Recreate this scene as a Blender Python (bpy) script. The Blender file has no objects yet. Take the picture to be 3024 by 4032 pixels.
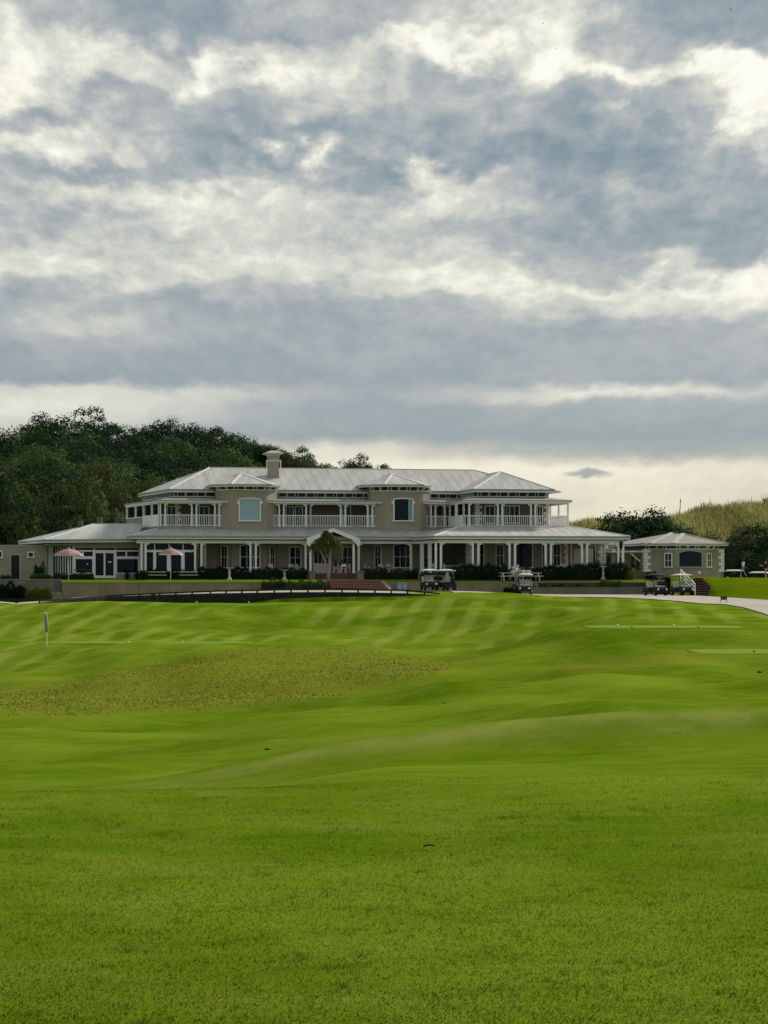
import bpy, math, random
import numpy as np
from mathutils import Vector, Matrix
sc = bpy.context.scene
COL = sc.collection
F = 8956.0            # focal length of the photograph in its own pixels
CX, HY = 1512.0, 2255.0   # principal column, horizon row
EYE = 1.6

# ------------------------------------------------------------------ camera
cam_d = bpy.data.cameras.new('camera')
cam = bpy.data.objects.new('camera', cam_d)
COL.objects.link(cam)
cam.location = (0, 0, EYE)
cam.rotation_euler = (math.radians(90), 0, 0)
cam_d.sensor_fit = 'VERTICAL'
cam_d.sensor_height = 36.0
cam_d.lens = 36.0 * F / 4032.0
cam_d.shift_y = (HY - 2016.0) / 4032.0
cam_d.clip_start = 0.5
cam_d.clip_end = 6000
sc.camera = cam

# ------------------------------------------------------------------ exposure, sun
sc.view_settings.view_transform = 'Standard'
sc.view_settings.look = 'None'
sc.view_settings.exposure = 0.0
sc.view_settings.gamma = 1.0
sc.view_settings.use_curve_mapping = False
SUN_AZ, SUN_EL = math.radians(46), math.radians(29)     # ahead and to the right, behind thin cloud
sun_d = bpy.data.lights.new('sun', 'SUN')
sun_d.energy = 5.0
sun_d.angle = math.radians(5)
sun_d.color = (1.0, 0.93, 0.80)
sun = bpy.data.objects.new('sun', sun_d)
COL.objects.link(sun)
sdir = Vector((math.sin(SUN_AZ) * math.cos(SUN_EL), math.cos(SUN_AZ) * math.cos(SUN_EL), math.sin(SUN_EL)))
sun.rotation_euler = sdir.to_track_quat('Z', 'Y').to_euler()
sun.location = (60, 60, 120)

# ------------------------------------------------------------------ node helper
class NT:
    def __init__(s, tree):
        s.t = tree; s.N = tree.nodes; s.L = tree.links
    def n(s, typ, **kw):
        nd = s.N.new(typ)
        for k, v in kw.items(): setattr(nd, k, v)
        return nd
    def set(s, sock, v):
        if isinstance(v, bpy.types.NodeSocket): s.L.new(v, sock)
        else: sock.default_value = v
    def m(s, op, a, b=0.0, c=0.0, clamp=False):
        nd = s.n('ShaderNodeMath', operation=op, use_clamp=clamp)
        for i, v in enumerate((a, b, c)): s.set(nd.inputs[i], v)
        return nd.outputs[0]
    def mixc(s, f, a, b, blend='MIX'):
        nd = s.n('ShaderNodeMix', data_type='RGBA', blend_type=blend)
        s.set(nd.inputs[0], f); s.set(nd.inputs[6], a); s.set(nd.inputs[7], b)
        return nd.outputs[2]
    def mixf(s, f, a, b):
        nd = s.n('ShaderNodeMix', data_type='FLOAT')
        s.set(nd.inputs[0], f); s.set(nd.inputs[2], a); s.set(nd.inputs[3], b)
        return nd.outputs[0]
    def noise(s, vec, scale, detail=4, rough=0.55, dist=0.0):
        nd = s.n('ShaderNodeTexNoise')
        if vec is not None: s.L.new(vec, nd.inputs['Vector'])
        nd.inputs['Scale'].default_value = scale; nd.inputs['Detail'].default_value = detail
        nd.inputs['Roughness'].default_value = rough; nd.inputs['Distortion'].default_value = dist
        return nd.outputs[0]
    def ramp(s, f, stops, interp='LINEAR'):
        nd = s.n('ShaderNodeValToRGB')
        cr = nd.color_ramp; cr.interpolation = interp
        while len(cr.elements) > 1: cr.elements.remove(cr.elements[-1])
        for i, (p, c) in enumerate(stops):
            e = cr.elements[0] if i == 0 else cr.elements.new(p)
            e.position = p
            e.color = (c, c, c, 1) if isinstance(c, (int, float)) else (*c, 1)
        s.set(nd.inputs[0], f)
        return nd.outputs[0]
    def xyz(s, x, y, z=0.0):
        nd = s.n('ShaderNodeCombineXYZ')
        for i, v in enumerate((x, y, z)): s.set(nd.inputs[i], v)
        return nd.outputs[0]
    def mrange(s, v, a, b, c=0.0, d=1.0, typ='SMOOTHSTEP'):
        nd = s.n('ShaderNodeMapRange', interpolation_type=typ)
        for i, x in enumerate((v, a, b, c, d)): s.set(nd.inputs[i], x)
        return nd.outputs[0]

# ------------------------------------------------------------------ sky: broken grey cloud over a Nishita sky
world = bpy.data.worlds.new('World')
sc.world = world
world.use_nodes = True
W = NT(world.node_tree)
W.N.clear()
tc = W.n('ShaderNodeTexCoord')
sep = W.n('ShaderNodeSeparateXYZ'); W.L.new(tc.outputs['Generated'], sep.inputs[0])
dx, dy, dz = sep.outputs
hor = W.m('SQRT', W.m('ADD', W.m('MULTIPLY', dx, dx), W.m('MULTIPLY', dy, dy)))
hor = W.m('MAXIMUM', hor, 0.02)
el = W.m('DIVIDE', dz, hor)                         # tangent of the elevation
elc = W.m('MAXIMUM', el, 0.0)
az = W.m('ARCTAN2', dx, dy)                         # azimuth, 0 straight ahead
den = W.m('ADD', elc, 0.22)
pl = W.xyz(W.m('DIVIDE', W.m('MULTIPLY', az, 1.5), den), W.m('DIVIDE', 0.80, den), 0.0)
n_big = W.noise(pl, 3.0, 5, 0.55)
n_wx = W.noise(pl, 8.0, 7, 0.55)
vm = W.n('ShaderNodeVectorMath', operation='ADD'); W.L.new(pl, vm.inputs[0]); vm.inputs[1].default_value = (7.3, 2.1, 4.0)
n_wy = W.noise(vm.outputs[0], 8.0, 7, 0.55)
n_fine = W.noise(vm.outputs[0], 19.0, 9, 0.60, 0.2)
# the big light and dark bands of the cloud cover, taken from image pixel rows and columns, then mapped to elevation and azimuth
CELL = [
 (0,   [.55,.36,.22,.20,.27,.42,.40,.42,.80,.78,.22,.10,.10]),
 (100, [.75,.42,.30,.18,.22,.45,.36,.50,.85,.90,.35,.15,.14]),
 (200, [.88,.82,.75,.28,.62,.70,.90,.90,.90,.95,.50,.36,.35]),
 (300, [.92,.82,.75,.88,.92,.74,.62,.35,.68,.82,.95,1.0,1.0]),
 (400, [.82,.62,.30,.50,.40,.60,.58,.40,.52,.32,.38,.58,.98]),
 (500, [.36,.42,.58,.32,.22,.30,.28,.28,.42,.15,.18,.42,.95]),
 (600, [.72,.78,.70,.25,.10,.88,.26,.18,.16,.08,.12,.36,.62]),
 (700, [.38,.30,.34,.38,.45,.40,.15,.74,.42,.14,.12,.30,.28]),
 (800, [.62,.70,.70,.76,.76,.66,.58,.70,.55,.32,.46,.30,.20]),
 (900, [.50,.40,.55,.76,.66,.58,.52,.48,.34,.20,.18,.20,.26]),
 (1000,[.74,.80,.58,.55,.76,.74,.70,.64,.40,.34,.24,.20,.26]),
 (1080,[.74,.78,.66,.76,.70,.70,.72,.86,.72,.50,.46,.66,.82]),
 (1150,[.48,.45,.72,.55,.48,.44,.60,.82,.86,.80,.82,.86,.88]),
 (1210,[.28,.50,.38,.28,.28,.28,.34,.48,.58,.60,.72,.72,.76]),
 (1300,[.38,.60,.60,.38,.30,.30,.35,.30,.30,.28,.34,.38,.48]),
 (1400,[.22,.34,.30,.24,.24,.30,.34,.28,.30,.34,.34,.34,.40]),
 (1495,[.20,.20,.24,.24,.25,.24,.24,.24,.30,.34,.30,.30,.30]),
 (1550,[.66,.72,.70,.66,.55,.38,.30,.44,.62,.78,.76,.70,.55]),
 (1610,[.78,.76,.70,.60,.38,.28,.25,.25,.34,.30,.34,.30,.30]),
 (1710,[.62,.60,.50,.40,.28,.25,.25,.24,.24,.24,.24,.24,.25]),
 (1775,[.72,.70,.66,.60,.60,.76,.72,.55,.42,.36,.30,.30,.36]),
 (1850,[.80,.80,.80,.82,.84,.85,.86,.86,.86,.85,.84,.80,.78]),
 (1960,[.76,.78,.78,.78,.80,.82,.82,.82,.82,.76,.80,.76,.70]),
]
amp = W.mrange(elc, 0.05, 0.19, 0.16, 1.0)
wob = W.m('MULTIPLY', W.m('SUBTRACT', n_wx, 0.5), W.m('MULTIPLY', amp, 0.105))
wobz = W.m('MULTIPLY', W.m('SUBTRACT', n_wy, 0.5), W.m('MULTIPLY', amp, 0.06))
col = W.m('ADD', W.m('MULTIPLY', W.m('ADD', W.m('TANGENT', W.m('MINIMUM', W.m('MAXIMUM', az, -1.0), 1.0)), wob), F / 4000.0), 0.5)   # 0..1 over 4000 px
elw = W.m('ADD', el, wobz)
L = None
for i, (py, vals) in enumerate(CELL):
    st = [((250 * k - CX) / 4000.0 + 0.5, v) for k, v in enumerate(vals)]
    r = W.ramp(col, st, 'EASE')
    if L is None: L = r
    else:
        e0 = (HY - CELL[i - 1][0]) / F; e1 = (HY - py) / F
        L = W.mixc(W.mrange(elw, e0, e1), L, r)
# outside the picture broken cloud goes on, dimmed to cut the fill light
far = W.mrange(n_big, 0.36, 0.64, 0.10, 0.74)
inside = W.m('MULTIPLY', W.mrange(W.m('ABSOLUTE', az), 0.19, 0.34, 1.0, 0.0), W.mrange(el, 0.26, 0.40, 1.0, 0.0))
L = W.mixf(inside, far, L)
det = W.m('MULTIPLY', W.m('SUBTRACT', W.m('ADD', n_fine, W.m('MULTIPLY', n_wx, 0.5)), 0.75), W.m('MULTIPLY', amp, 0.9))
L = W.m('ADD', L, det, clamp=True)
ccol = W.ramp(L, [(0.0, (.22, .29, .335)), (0.22, (.31, .37, .405)), (0.48, (.475, .495, .49)), (0.72, (.70, .70, .625)), (0.92, (.97, .955, .83)), (1.0, (1.0, 1.0, .90))])
warm = W.mrange(el, 0.075, 0.03)
ccol = W.mixc(warm, ccol, W.mixc(1.0, ccol, (1.0, .955, .865, 1), 'MULTIPLY'))
# the small dark cloud low on the right
sx = W.m('DIVIDE', W.m('SUBTRACT', az, (2312 - CX) / F), 0.0105)
sy = W.m('DIVIDE', W.m('SUBTRACT', W.m('ADD', el, W.m('MULTIPLY', W.m('SUBTRACT', n_fine, .5), .006)), (HY - 1866) / F), 0.0019)
puff = W.mrange(W.m('ADD', W.m('MULTIPLY', sx, sx), W.m('MULTIPLY', sy, sy)), 0.0, 1.6, 0.85, 0.0)
ccol = W.mixc(puff, ccol, (.30, .34, .375, 1))
sky = W.n('ShaderNodeTexSky', sky_type='NISHITA')
sky.sun_disc = False
sky.sun_elevation = SUN_EL
sky.sun_rotation = SUN_AZ
sky.air_density = 1.0
scl = W.n('ShaderNodeVectorMath', operation='SCALE'); W.L.new(ccol, scl.inputs[0]); scl.inputs[3].default_value = 10.0
both = W.mixc(0.95, sky.outputs[0], scl.outputs[0])
bg = W.n('ShaderNodeBackground'); bg.inputs[1].default_value = 0.1
W.L.new(both, bg.inputs[0])
wo = W.n('ShaderNodeOutputWorld'); W.L.new(bg.outputs[0], wo.inputs[0])
world.cycles.sampling_method = 'MANUAL'
world.cycles.sample_map_resolution = 512

# ------------------------------------------------------------------ materials
MATS = {}
def mat(name, c, rough=0.7, var=0.12, scale=1.5, c2=None, bump=0.0, bscale=20.0, metal=0.0, spec=0.3, stretch=None, streak=0.0, detail=5):
    m = bpy.data.materials.new(name); m.use_nodes = True
    T = NT(m.node_tree); T.N.clear()
    b = T.n('ShaderNodeBsdfPrincipled'); o = T.n('ShaderNodeOutputMaterial'); T.L.new(b.outputs[0], o.inputs[0])
    g = T.n('ShaderNodeNewGeometry')
    vec = g.outputs['Position']
    if stretch:
        mp = T.n('ShaderNodeMapping'); mp.inputs['Scale'].default_value = stretch; T.L.new(vec, mp.inputs[0]); vec = mp.outputs[0]
    nz = T.noise(vec, scale, detail, 0.6)
    f = T.mrange(nz, 0.3, 0.7, 0.0, 1.0, 'LINEAR')
    hi = c2 if c2 else tuple(min(1, x * (1 + var)) for x in c)
    lo = c if c2 else tuple(x * (1 - var) for x in c)
    colr = T.mixc(f, (*lo, 1), (*hi, 1))
    if streak:
        mp = T.n('ShaderNodeMapping'); mp.inputs['Scale'].default_value = (1.2, 1.2, 0.12); T.L.new(g.outputs['Position'], mp.inputs[0])
        s = T.noise(mp.outputs[0], 1.6, 6, 0.65)
        colr = T.mixc(T.mrange(s, 0.52, 0.72, 0.0, streak), colr, tuple(x * 0.45 for x in c) + (1,))
    T.L.new(colr, b.inputs['Base Color'])
    b.inputs['Roughness'].default_value = rough
    b.inputs['Metallic'].default_value = metal
    b.inputs['Specular IOR Level'].default_value = spec
    if bump:
        bn = T.n('ShaderNodeBump'); bn.inputs['Strength'].default_value = bump; bn.inputs['Distance'].default_value = 0.02
        T.L.new(T.noise(g.outputs['Position'], bscale, 4), bn.inputs['Height']); T.L.new(bn.outputs[0], b.inputs['Normal'])
    MATS[name] = m
    return m
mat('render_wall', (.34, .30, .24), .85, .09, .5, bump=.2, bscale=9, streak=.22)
mat('render_pale', (.42, .41, .375), .85, .06, .6)
mat('white_paint', (.87, .88, .88), .5, .05, .8)
mat('quoin_paint', (.82, .83, .84), .6, .05, .8)
mat('roof_iron', (.42, .417, .405), .6, .2, .9, stretch=(1.3, .22, .22), spec=.3, streak=.10, detail=8)
mat('ridge_iron', (.68, .68, .66), .45, .06, 1.0)
mat('shop_strip', (.42, .40, .365), .6, .1, .8)
mat('shop_roof', (.27, .255, .235), .6, .14, .6, streak=.15)
mat('gutter', (.30, .315, .30), .5, .06, 1.0)
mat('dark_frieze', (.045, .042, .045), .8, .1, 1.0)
mat('brick_red', (.16, .065, .048), .85, .25, 1.5)
mat('brick_edge', (.30, .19, .15), .85, .2, 2.0)
mat('shaded_render', (.15, .13, .115), .85, .08, .8)  # wall render darkened in colour to imitate shade behind balconies and verandahs
mat('floor_tile', (.12, .055, .044), .7, .1, 2.0)
mat('retaining', (.27, .225, .155), .9, .22, .45, bump=.3, bscale=5, streak=.5)
mat('retaining_grey', (.20, .185, .16), .9, .2, .6, bump=.3, bscale=5, streak=.5)
mat('mossy_wall', (.075, .072, .04), .9, .35, .8, bump=.3, bscale=5, streak=.5)
mat('coping', (.28, .26, .17), .9, .1, 1.0)
mat('path_stone', (.35, .315, .255), .9, .16, .35, bump=.1)
mat('dark_timber', (.018, .016, .016), .75, .3, 3.0)
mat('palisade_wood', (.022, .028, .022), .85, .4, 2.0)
mat('cart_green', (.008, .018, .018), .35, .1, 2.0, spec=.25)
mat('cart_navy', (.006, .008, .018), .35, .1, 2.0, spec=.25)
mat('cart_cream', (.52, .50, .43), .45, .05, 2.0, spec=.5)
mat('cart_white', (.80, .80, .74), .4, .03, 2.0, spec=.5)
mat('black_plastic', (.012, .012, .013), .5, .1, 3.0)
mat('rubber', (.014, .014, .014), .85, .1, 5.0)
mat('steel', (.5, .5, .5), .35, .05, 3.0, metal=.9)
mat('lamp_lens', (.85, .85, .82), .12, .02, 3.0, spec=.8)
mat('pink_canvas', (.38, .215, .235), .8, .10, 1.5)
mat('white_canvas', (.80, .78, .72), .8, .04, 1.5)
mat('bench_white', (.72, .72, .68), .6, .05, 2.0)
mat('bark', (.12, .10, .08), .9, .3, 2.5, bump=.5, bscale=8)
mat('palm_bark', (.24, .22, .18), .9, .25, 3.0, bump=.4, bscale=12)
mat('bin_blue', (.30, .40, .41), .6, .08, 1.5)
mat('sign_green', (.012, .055, .022), .5, .1, 3.0)
mat('sleeve_grey', (.20, .25, .235), .7, .1, 4.0)
mat('stone_urn', (.45, .43, .38), .8, .1, 4.0)
mat('skin_light', (.50, .30, .21), .6, .04, 9.0)
mat('skin_dark', (.075, .042, .028), .6, .05, 9.0)
mat('hair_dark', (.012, .009, .008), .7, .1, 20.0)
mat('cloth_white', (.74, .75, .78), .9, .05, 6.0)
mat('cloth_grey', (.33, .33, .35), .9, .1, 6.0)
mat('cloth_black', (.012, .012, .016), .9, .1, 6.0)
mat('cloth_navy', (.02, .026, .05), .9, .1, 6.0)
mat('cloth_blue', (.20, .24, .36), .9, .1, 6.0)
mat('cloth_maroon', (.16, .03, .045), .9, .1, 6.0)
mat('cloth_khaki', (.36, .31, .21), .9, .1, 6.0)
mat('curtain_cloth', (.62, .72, .76), .9, .05, 3.0)
mat('vent_green', (.09, .105, .10), .6, .1, 2.0)
mat('feather', (.02, .018, .02), .8, .2, 6.0)
mat('leaf_dead', (.02, .028, .02), .8, .2, 30.0)
mat('tee_turf', (.14, .21, .014), .9, .10, .8, c2=(.17, .24, .025), spec=.02)
mat('lawn', (.075, .125, .002), .9, .2, .5, c2=(.125, .172, .006), spec=.0)
mat('soil', (.05, .042, .028), .95, .25, 2.0)
mat('bell', (.55, .55, .42), .6, .05, 4.0)
def glass_mat(name, tint=(.003, .009, .020), clear=0.0):
    m = bpy.data.materials.new(name); m.use_nodes = True
    T = NT(m.node_tree); b = T.N['Principled BSDF']; g = T.n('ShaderNodeNewGeometry')
    b.inputs['Roughness'].default_value = .06
    b.inputs['Specular IOR Level'].default_value = .14
    nz = T.noise(g.outputs['Position'], .7, 3)
    T.L.new(T.mixc(nz, (*[x * .5 for x in tint], 1), (*[x * 1.6 for x in tint], 1)), b.inputs['Base Color'])
    if clear:
        tr = T.n('ShaderNodeBsdfTransparent'); tr.inputs[0].default_value = (.92, .96, .97, 1)
        mx = T.n('ShaderNodeMixShader'); mx.inputs[0].default_value = clear
        T.L.new(b.outputs[0], mx.inputs[1]); T.L.new(tr.outputs[0], mx.inputs[2]); T.L.new(mx.outputs[0], T.N['Material Output'].inputs[0])
    MATS[name] = m
glass_mat('glass_dark')
glass_mat('glass_blue', (.010, .022, .034))
glass_mat('glass_clear', (.01, .02, .025), .94)
def foliage(name, dark, light, trans=.25, vary=.25):
    m = bpy.data.materials.new(name); m.use_nodes = True
    T = NT(m.node_tree); T.N.clear()
    o = T.n('ShaderNodeOutputMaterial'); b = T.n('ShaderNodeBsdfPrincipled'); tl = T.n('ShaderNodeBsdfTranslucent'); mx = T.n('ShaderNodeMixShader')
    at = T.n('ShaderNodeAttribute'); at.attribute_name = 'tint'
    oi = T.n('ShaderNodeObjectInfo')
    c = T.mixc(at.outputs['Fac'], (*dark, 1), (*light, 1))
    v = T.m('ADD', T.m('MULTIPLY', oi.outputs['Random'], vary), 1 - vary / 2)
    hs = T.n('ShaderNodeHueSaturation'); T.L.new(c, hs.inputs['Color']); T.L.new(v, hs.inputs['Value'])
    b.inputs['Roughness'].default_value = .9; b.inputs['Specular IOR Level'].default_value = .03
    T.L.new(hs.outputs[0], b.inputs['Base Color']); T.L.new(hs.outputs[0], tl.inputs[0])
    mx.inputs[0].default_value = trans
    T.L.new(b.outputs[0], mx.inputs[1]); T.L.new(tl.outputs[0], mx.inputs[2]); T.L.new(mx.outputs[0], o.inputs[0])
    MATS[name] = m
foliage('leaf_deep', (.010, .026, .016), (.028, .058, .024))
foliage('leaf_mid', (.026, .058, .022), (.092, .138, .042))
foliage('leaf_olive', (.038, .060, .022), (.105, .13, .038))
foliage('leaf_brown', (.035, .042, .018), (.095, .095, .034))
foliage('leaf_lime', (.05, .075, .012), (.15, .17, .03))
foliage('leaf_hedge', (.009, .025, .014), (.026, .056, .025))
foliage('leaf_shrub', (.018, .042, .018), (.065, .10, .035))
foliage('leaf_palm', (.03, .045, .012), (.11, .13, .035))
foliage('cane_leaf', (.15, .165, .045), (.42, .40, .15), .4)
foliage('turf_blade', (.030, .068, .0008), (.108, .156, .009), .15, 0)
foliage('tuft_blade', (.03, .075, .001), (.16, .21, .02), .2, 0)
foliage('rough_blade', (.15, .19, .012), (.27, .27, .05), .15, 0)
# ------------------------------------------------------------------ object helpers
def tag(o, label=None, cat=None, group=None, kind=None):
    if label: o['label'] = label
    if cat: o['category'] = cat
    if group: o['group'] = group
    if kind: o['kind'] = kind
    return o
def empty(name, loc=(0, 0, 0), rz=0.0, label=None, cat=None, group=None):
    o = bpy.data.objects.new(name, None); COL.objects.link(o)
    o.location = loc; o.rotation_euler = (0, 0, rz); o.empty_display_size = .3
    return tag(o, label, cat, group)
def link(name, me, parent=None, loc=None, rz=0.0):
    o = bpy.data.objects.new(name, me); COL.objects.link(o)
    if parent is not None: o.parent = parent
    if loc is not None: o.location = loc
    o.rotation_euler = (0, 0, rz)
    return o
def M(m): return MATS[m] if isinstance(m, str) else m
class MB:
    def __init__(s): s.v = []; s.f = []; s.mi = []; s.cur = 0
    def add(s, vs, fs):
        b = len(s.v); s.v += [tuple(p) for p in vs]
        for f in fs: s.f.append(tuple(b + i for i in f)); s.mi.append(s.cur)
        return s
    def box(s, x0, x1, y0, y1, z0, z1):
        vs = [(x0, y0, z0), (x1, y0, z0), (x1, y1, z0), (x0, y1, z0), (x0, y0, z1), (x1, y0, z1), (x1, y1, z1), (x0, y1, z1)]
        return s.add(vs, [(0, 3, 2, 1), (4, 5, 6, 7), (0, 1, 5, 4), (1, 2, 6, 5), (2, 3, 7, 6), (3, 0, 4, 7)])
    def beam(s, p, q, w, h, up=(0, 0, 1)):
        p, q = Vector(p), Vector(q); d = (q - p).normalized(); r = d.cross(Vector(up))
        if r.length < 1e-4: r = d.cross(Vector((1, 0, 0)))
        r.normalize(); u = r.cross(d)
        vs = []
        for c in (p, q):
            for a, b in ((-1, -1), (1, -1), (1, 1), (-1, 1)): vs.append(c + r * (a * w / 2) + u * (b * h / 2))
        return s.add(vs, [(3, 2, 1, 0), (4, 5, 6, 7), (0, 1, 5, 4), (1, 2, 6, 5), (2, 3, 7, 6), (3, 0, 4, 7)])
    def tube(s, pts, rad, n=8, cap=True):
        pts = [Vector(p) for p in pts]
        if not isinstance(rad, (list, tuple)): rad = [rad] * len(pts)
        vs, fs = [], []
        ref = None
        for i, p in enumerate(pts):
            d = (pts[min(i + 1, len(pts) - 1)] - pts[max(i - 1, 0)]).normalized()
            if ref is None: ref = Vector((1, 0, 0)) if abs(d.x) < .9 else Vector((0, 1, 0))
            a = (ref - d * ref.dot(d)).normalized(); ref = a; b = d.cross(a)
            for k in range(n):
                t = 2 * math.pi * k / n
                vs.append(p + (a * math.cos(t) + b * math.sin(t)) * rad[i])
        for i in range(len(pts) - 1):
            for k in range(n):
                k2 = (k + 1) % n
                fs.append((i * n + k, i * n + k2, (i + 1) * n + k2, (i + 1) * n + k))
        if cap:
            fs.append(tuple(range(n - 1, -1, -1))); fs.append(tuple((len(pts) - 1) * n + k for k in range(n)))
        return s.add(vs, fs)
    def lathe(s, prof, n=16, c=(0, 0, 0), sx=1.0, sy=1.0):
        vs, fs = [], []
        for r, z in prof:
            for k in range(n):
                t = 2 * math.pi * k / n; vs.append((c[0] + r * math.cos(t) * sx, c[1] + r * math.sin(t) * sy, c[2] + z))
        for i in range(len(prof) - 1):
            for k in range(n):
                k2 = (k + 1) % n; fs.append((i * n + k, i * n + k2, (i + 1) * n + k2, (i + 1) * n + k))
        fs.append(tuple(range(n - 1, -1, -1))); fs.append(tuple((len(prof) - 1) * n + k for k in range(n)))
        return s.add(vs, fs)
    def prism(s, poly, off):
        n = len(poly); off = Vector(off); a = [Vector(p) for p in poly]
        vs = a + [p + off for p in a]
        fs = [tuple(range(n)), tuple(range(2 * n - 1, n - 1, -1))] + [(i, (i + 1) % n, (i + 1) % n + n, i + n)[::-1] for i in range(n)]
        return s.add(vs, fs)
    def sphere(s, c, r, n=10, m=6, sx=1, sy=1, sz=1):
        prof = [(max(1e-3, r * math.sin(math.pi * i / m)), -r * math.cos(math.pi * i / m) * sz) for i in range(m + 1)]
        return s.lathe(prof, n, c, sx, sy)
    def mesh(s, name, mats, smooth=False):
        me = bpy.data.meshes.new(name); me.from_pydata(s.v, [], s.f)
        for m in (mats if isinstance(mats, (list, tuple)) else [mats]): me.materials.append(M(m))
        if any(s.mi): me.polygons.foreach_set('material_index', s.mi)
        if smooth: me.polygons.foreach_set('use_smooth', [True] * len(me.polygons))
        me.update()
        return me
    def build(s, name, mats, parent=None, loc=None, rz=0.0, smooth=False, bevel=0.0):
        o = link(name, s.mesh(name, mats, smooth), parent, loc, rz)
        if bevel:
            bm = o.modifiers.new('bevel', 'BEVEL'); bm.width = bevel; bm.segments = 2; bm.limit_method = 'ANGLE'
        return o
def copy_tree(o, parent=None):
    c = o.copy(); COL.objects.link(c); c.parent = parent
    for ch in list(o.children): copy_tree(ch, c)
    return c
def wp(px, py, Y):
    return Vector(((px - CX) / F * Y, Y, EYE + (HY - py) / F * Y))
# the clubhouse stands turned by 12 degrees about this origin
TH = math.radians(12.0); BO = Vector((0, 224, 0)); CT, ST = math.cos(TH), math.sin(TH)
def loc_(px, py, v):
    a = (px - CX) / F
    Y = (v + 224 * CT) / (CT - a * ST)
    x, y = a * Y, Y - 224
    return Vector((x * CT + y * ST, v, EYE + (HY - py) / F * Y))
def U(px, v): return loc_(px, 0, v).x
def Zl(px, py, v): return loc_(px, py, v).z
def b2w(u, v, z=0): return Vector((u * CT - v * ST, 224 + u * ST + v * CT, z))

# ------------------------------------------------------------------ terrain
PXS = np.array([0, 500, 1000, 1500, 1830, 2100, 2500, 3024], float)
def py2z(Y, l): return [EYE + (HY - p) / F * Y for p in l]
ROWS = [
 (2.0,  [0] * 8), (4.0, [0] * 8), (8.0, [0.0] * 8), (11.0, [.01] * 8), (14.5, [.0, .0, .005, .01, .01, .02, .02, .03]),
 (17.0, py2z(17.0, [3125, 3118, 3116, 3113, 3107, 3102, 3096, 3084])),
 (19.7, [-.46, -.42, -.28, -.17, -.16, -.15, -.14, -.125]),
 (21.7, [-.75, -.63, -.45, -.30, -.28, -.265, -.25, -.23]),
 (24.0, [-1.02, -.86, -.66, -.46, -.43, -.41, -.39, -.36]),
 (26.5, [-1.25, -1.08, -.90, -.66, -.61, -.575, -.53, -.50]),
 (28.0, [-1.36, -1.20, -1.0, -.735, -.655, -.60, -.525, -.50]),
 (30.0, py2z(30.0, [3150, 3080, 2995, 2915, 2872, 2844, 2812, 2813])),
 (35.0, [-1.85, -1.80, -1.62, -1.42, -1.28, -1.18, -1.08, -1.05]),
 (45.0, py2z(45.0, [3035, 3015, 2975, 2905, 2868, 2840, 2806, 2806])),
 (60.0, py2z(60.0, [2892, 2882, 2852, 2812, 2785, 2762, 2738, 2735])),
 (75.0, py2z(75.0, [2814, 2802, 2780, 2738, 2708, 2690, 2660, 2670])),
 (85.0, py2z(85.0, [2772, 2756, 2722, 2690, 2658, 2628, 2581, 2592])),
 (105.0, py2z(105.0, [2690, 2640, 2556, 2563, 2590, 2540, 2471, 2477])),
 (115.0, py2z(115.0, [2632, 2580, 2561, 2571, 2560, 2510, 2443, 2451])),
 (125.0, py2z(125.0, [2566, 2540, 2542, 2546, 2522, 2480, 2423, 2430])),
 (140.0, py2z(140.0, [2510, 2494, 2492, 2490, 2448, 2428, 2397, 2403])),
 (165.0, py2z(165.0, [2381, 2374, 2372, 2364, 2334, 2342, 2361, 2366])),
 (183.0, [-.80, -1.9, -2.2, -1.9, -.55, -.45, -.45, -.45]),
 (188.0, [-.80, -1.9, -2.2, -1.9, -.50, -.45, -.47, -.5]),
 (191.0, [-1.0, -.72, -.30, -.20, -.25, -.42, -.5, -.5]),
 (205.0, [-1.1, -.80, -.30, -.12, -.12, -.42, -.5, -.5]),
 (225.0, [-1.0, -.8, -.4, -.3, -.3, -.4, -.5, -.5]),
 (330.0, [-.5] * 8),
]
RY = np.log(np.array([r[0] for r in ROWS])); RZ = np.array([r[1] for r in ROWS])
def pchip(x, xs, ys):
    # monotone cubic along the first axis of ys; x: array, returns len(x) x ...
    x = np.clip(x, xs[0], xs[-1])
    h = np.diff(xs); d = np.diff(ys, axis=0) / h.reshape(-1, *([1] * (ys.ndim - 1)))
    m = np.zeros_like(ys)
    m[1:-1] = np.where(d[:-1] * d[1:] > 0, 2 * d[:-1] * d[1:] / (d[:-1] + d[1:] + 1e-30), 0)
    m[0] = d[0]; m[-1] = d[-1]
    i = np.clip(np.searchsorted(xs, x) - 1, 0, len(xs) - 2)
    sh = (-1,) + (1,) * (ys.ndim - 1)
    t = ((x - xs[i]) / h[i]).reshape(sh); H = h[i].reshape(sh)
    return (ys[i] * (2 * t**3 - 3 * t**2 + 1) + m[i] * H * (t**3 - 2 * t**2 + t) + ys[i + 1] * (-2 * t**3 + 3 * t**2) + m[i + 1] * H * (t**3 - t**2))
rng = np.random.default_rng(5)
_k = rng.normal(size=(14, 2)); _ph = rng.uniform(0, 6.28, 14)
def wobble(X, Y):
    # gentle natural undulation
    z = 0
    for i in range(14):
        wl = [9, 7, 5.5, 4.2, 14, 11][i % 6]
        k = _k[i] / np.linalg.norm(_k[i]) * 6.283 / wl
        z = z + np.sin(X * k[0] * 1.3 + Y * k[1] * .8 + _ph[i]) * wl
    return z / 110.0
def gp(px, Y): return ((px - CX) / F * Y, Y)
TEES = [(gp(130, 125)[0], gp(985, 125)[0], 125.0, 129.0, -2.29), (gp(2325, 104)[0], gp(2955, 104)[0], 104.0, 109.5, -.93), (gp(2760, 88)[0], gp(3300, 88)[0], 88.0, 93.0, -1.525)]
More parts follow.
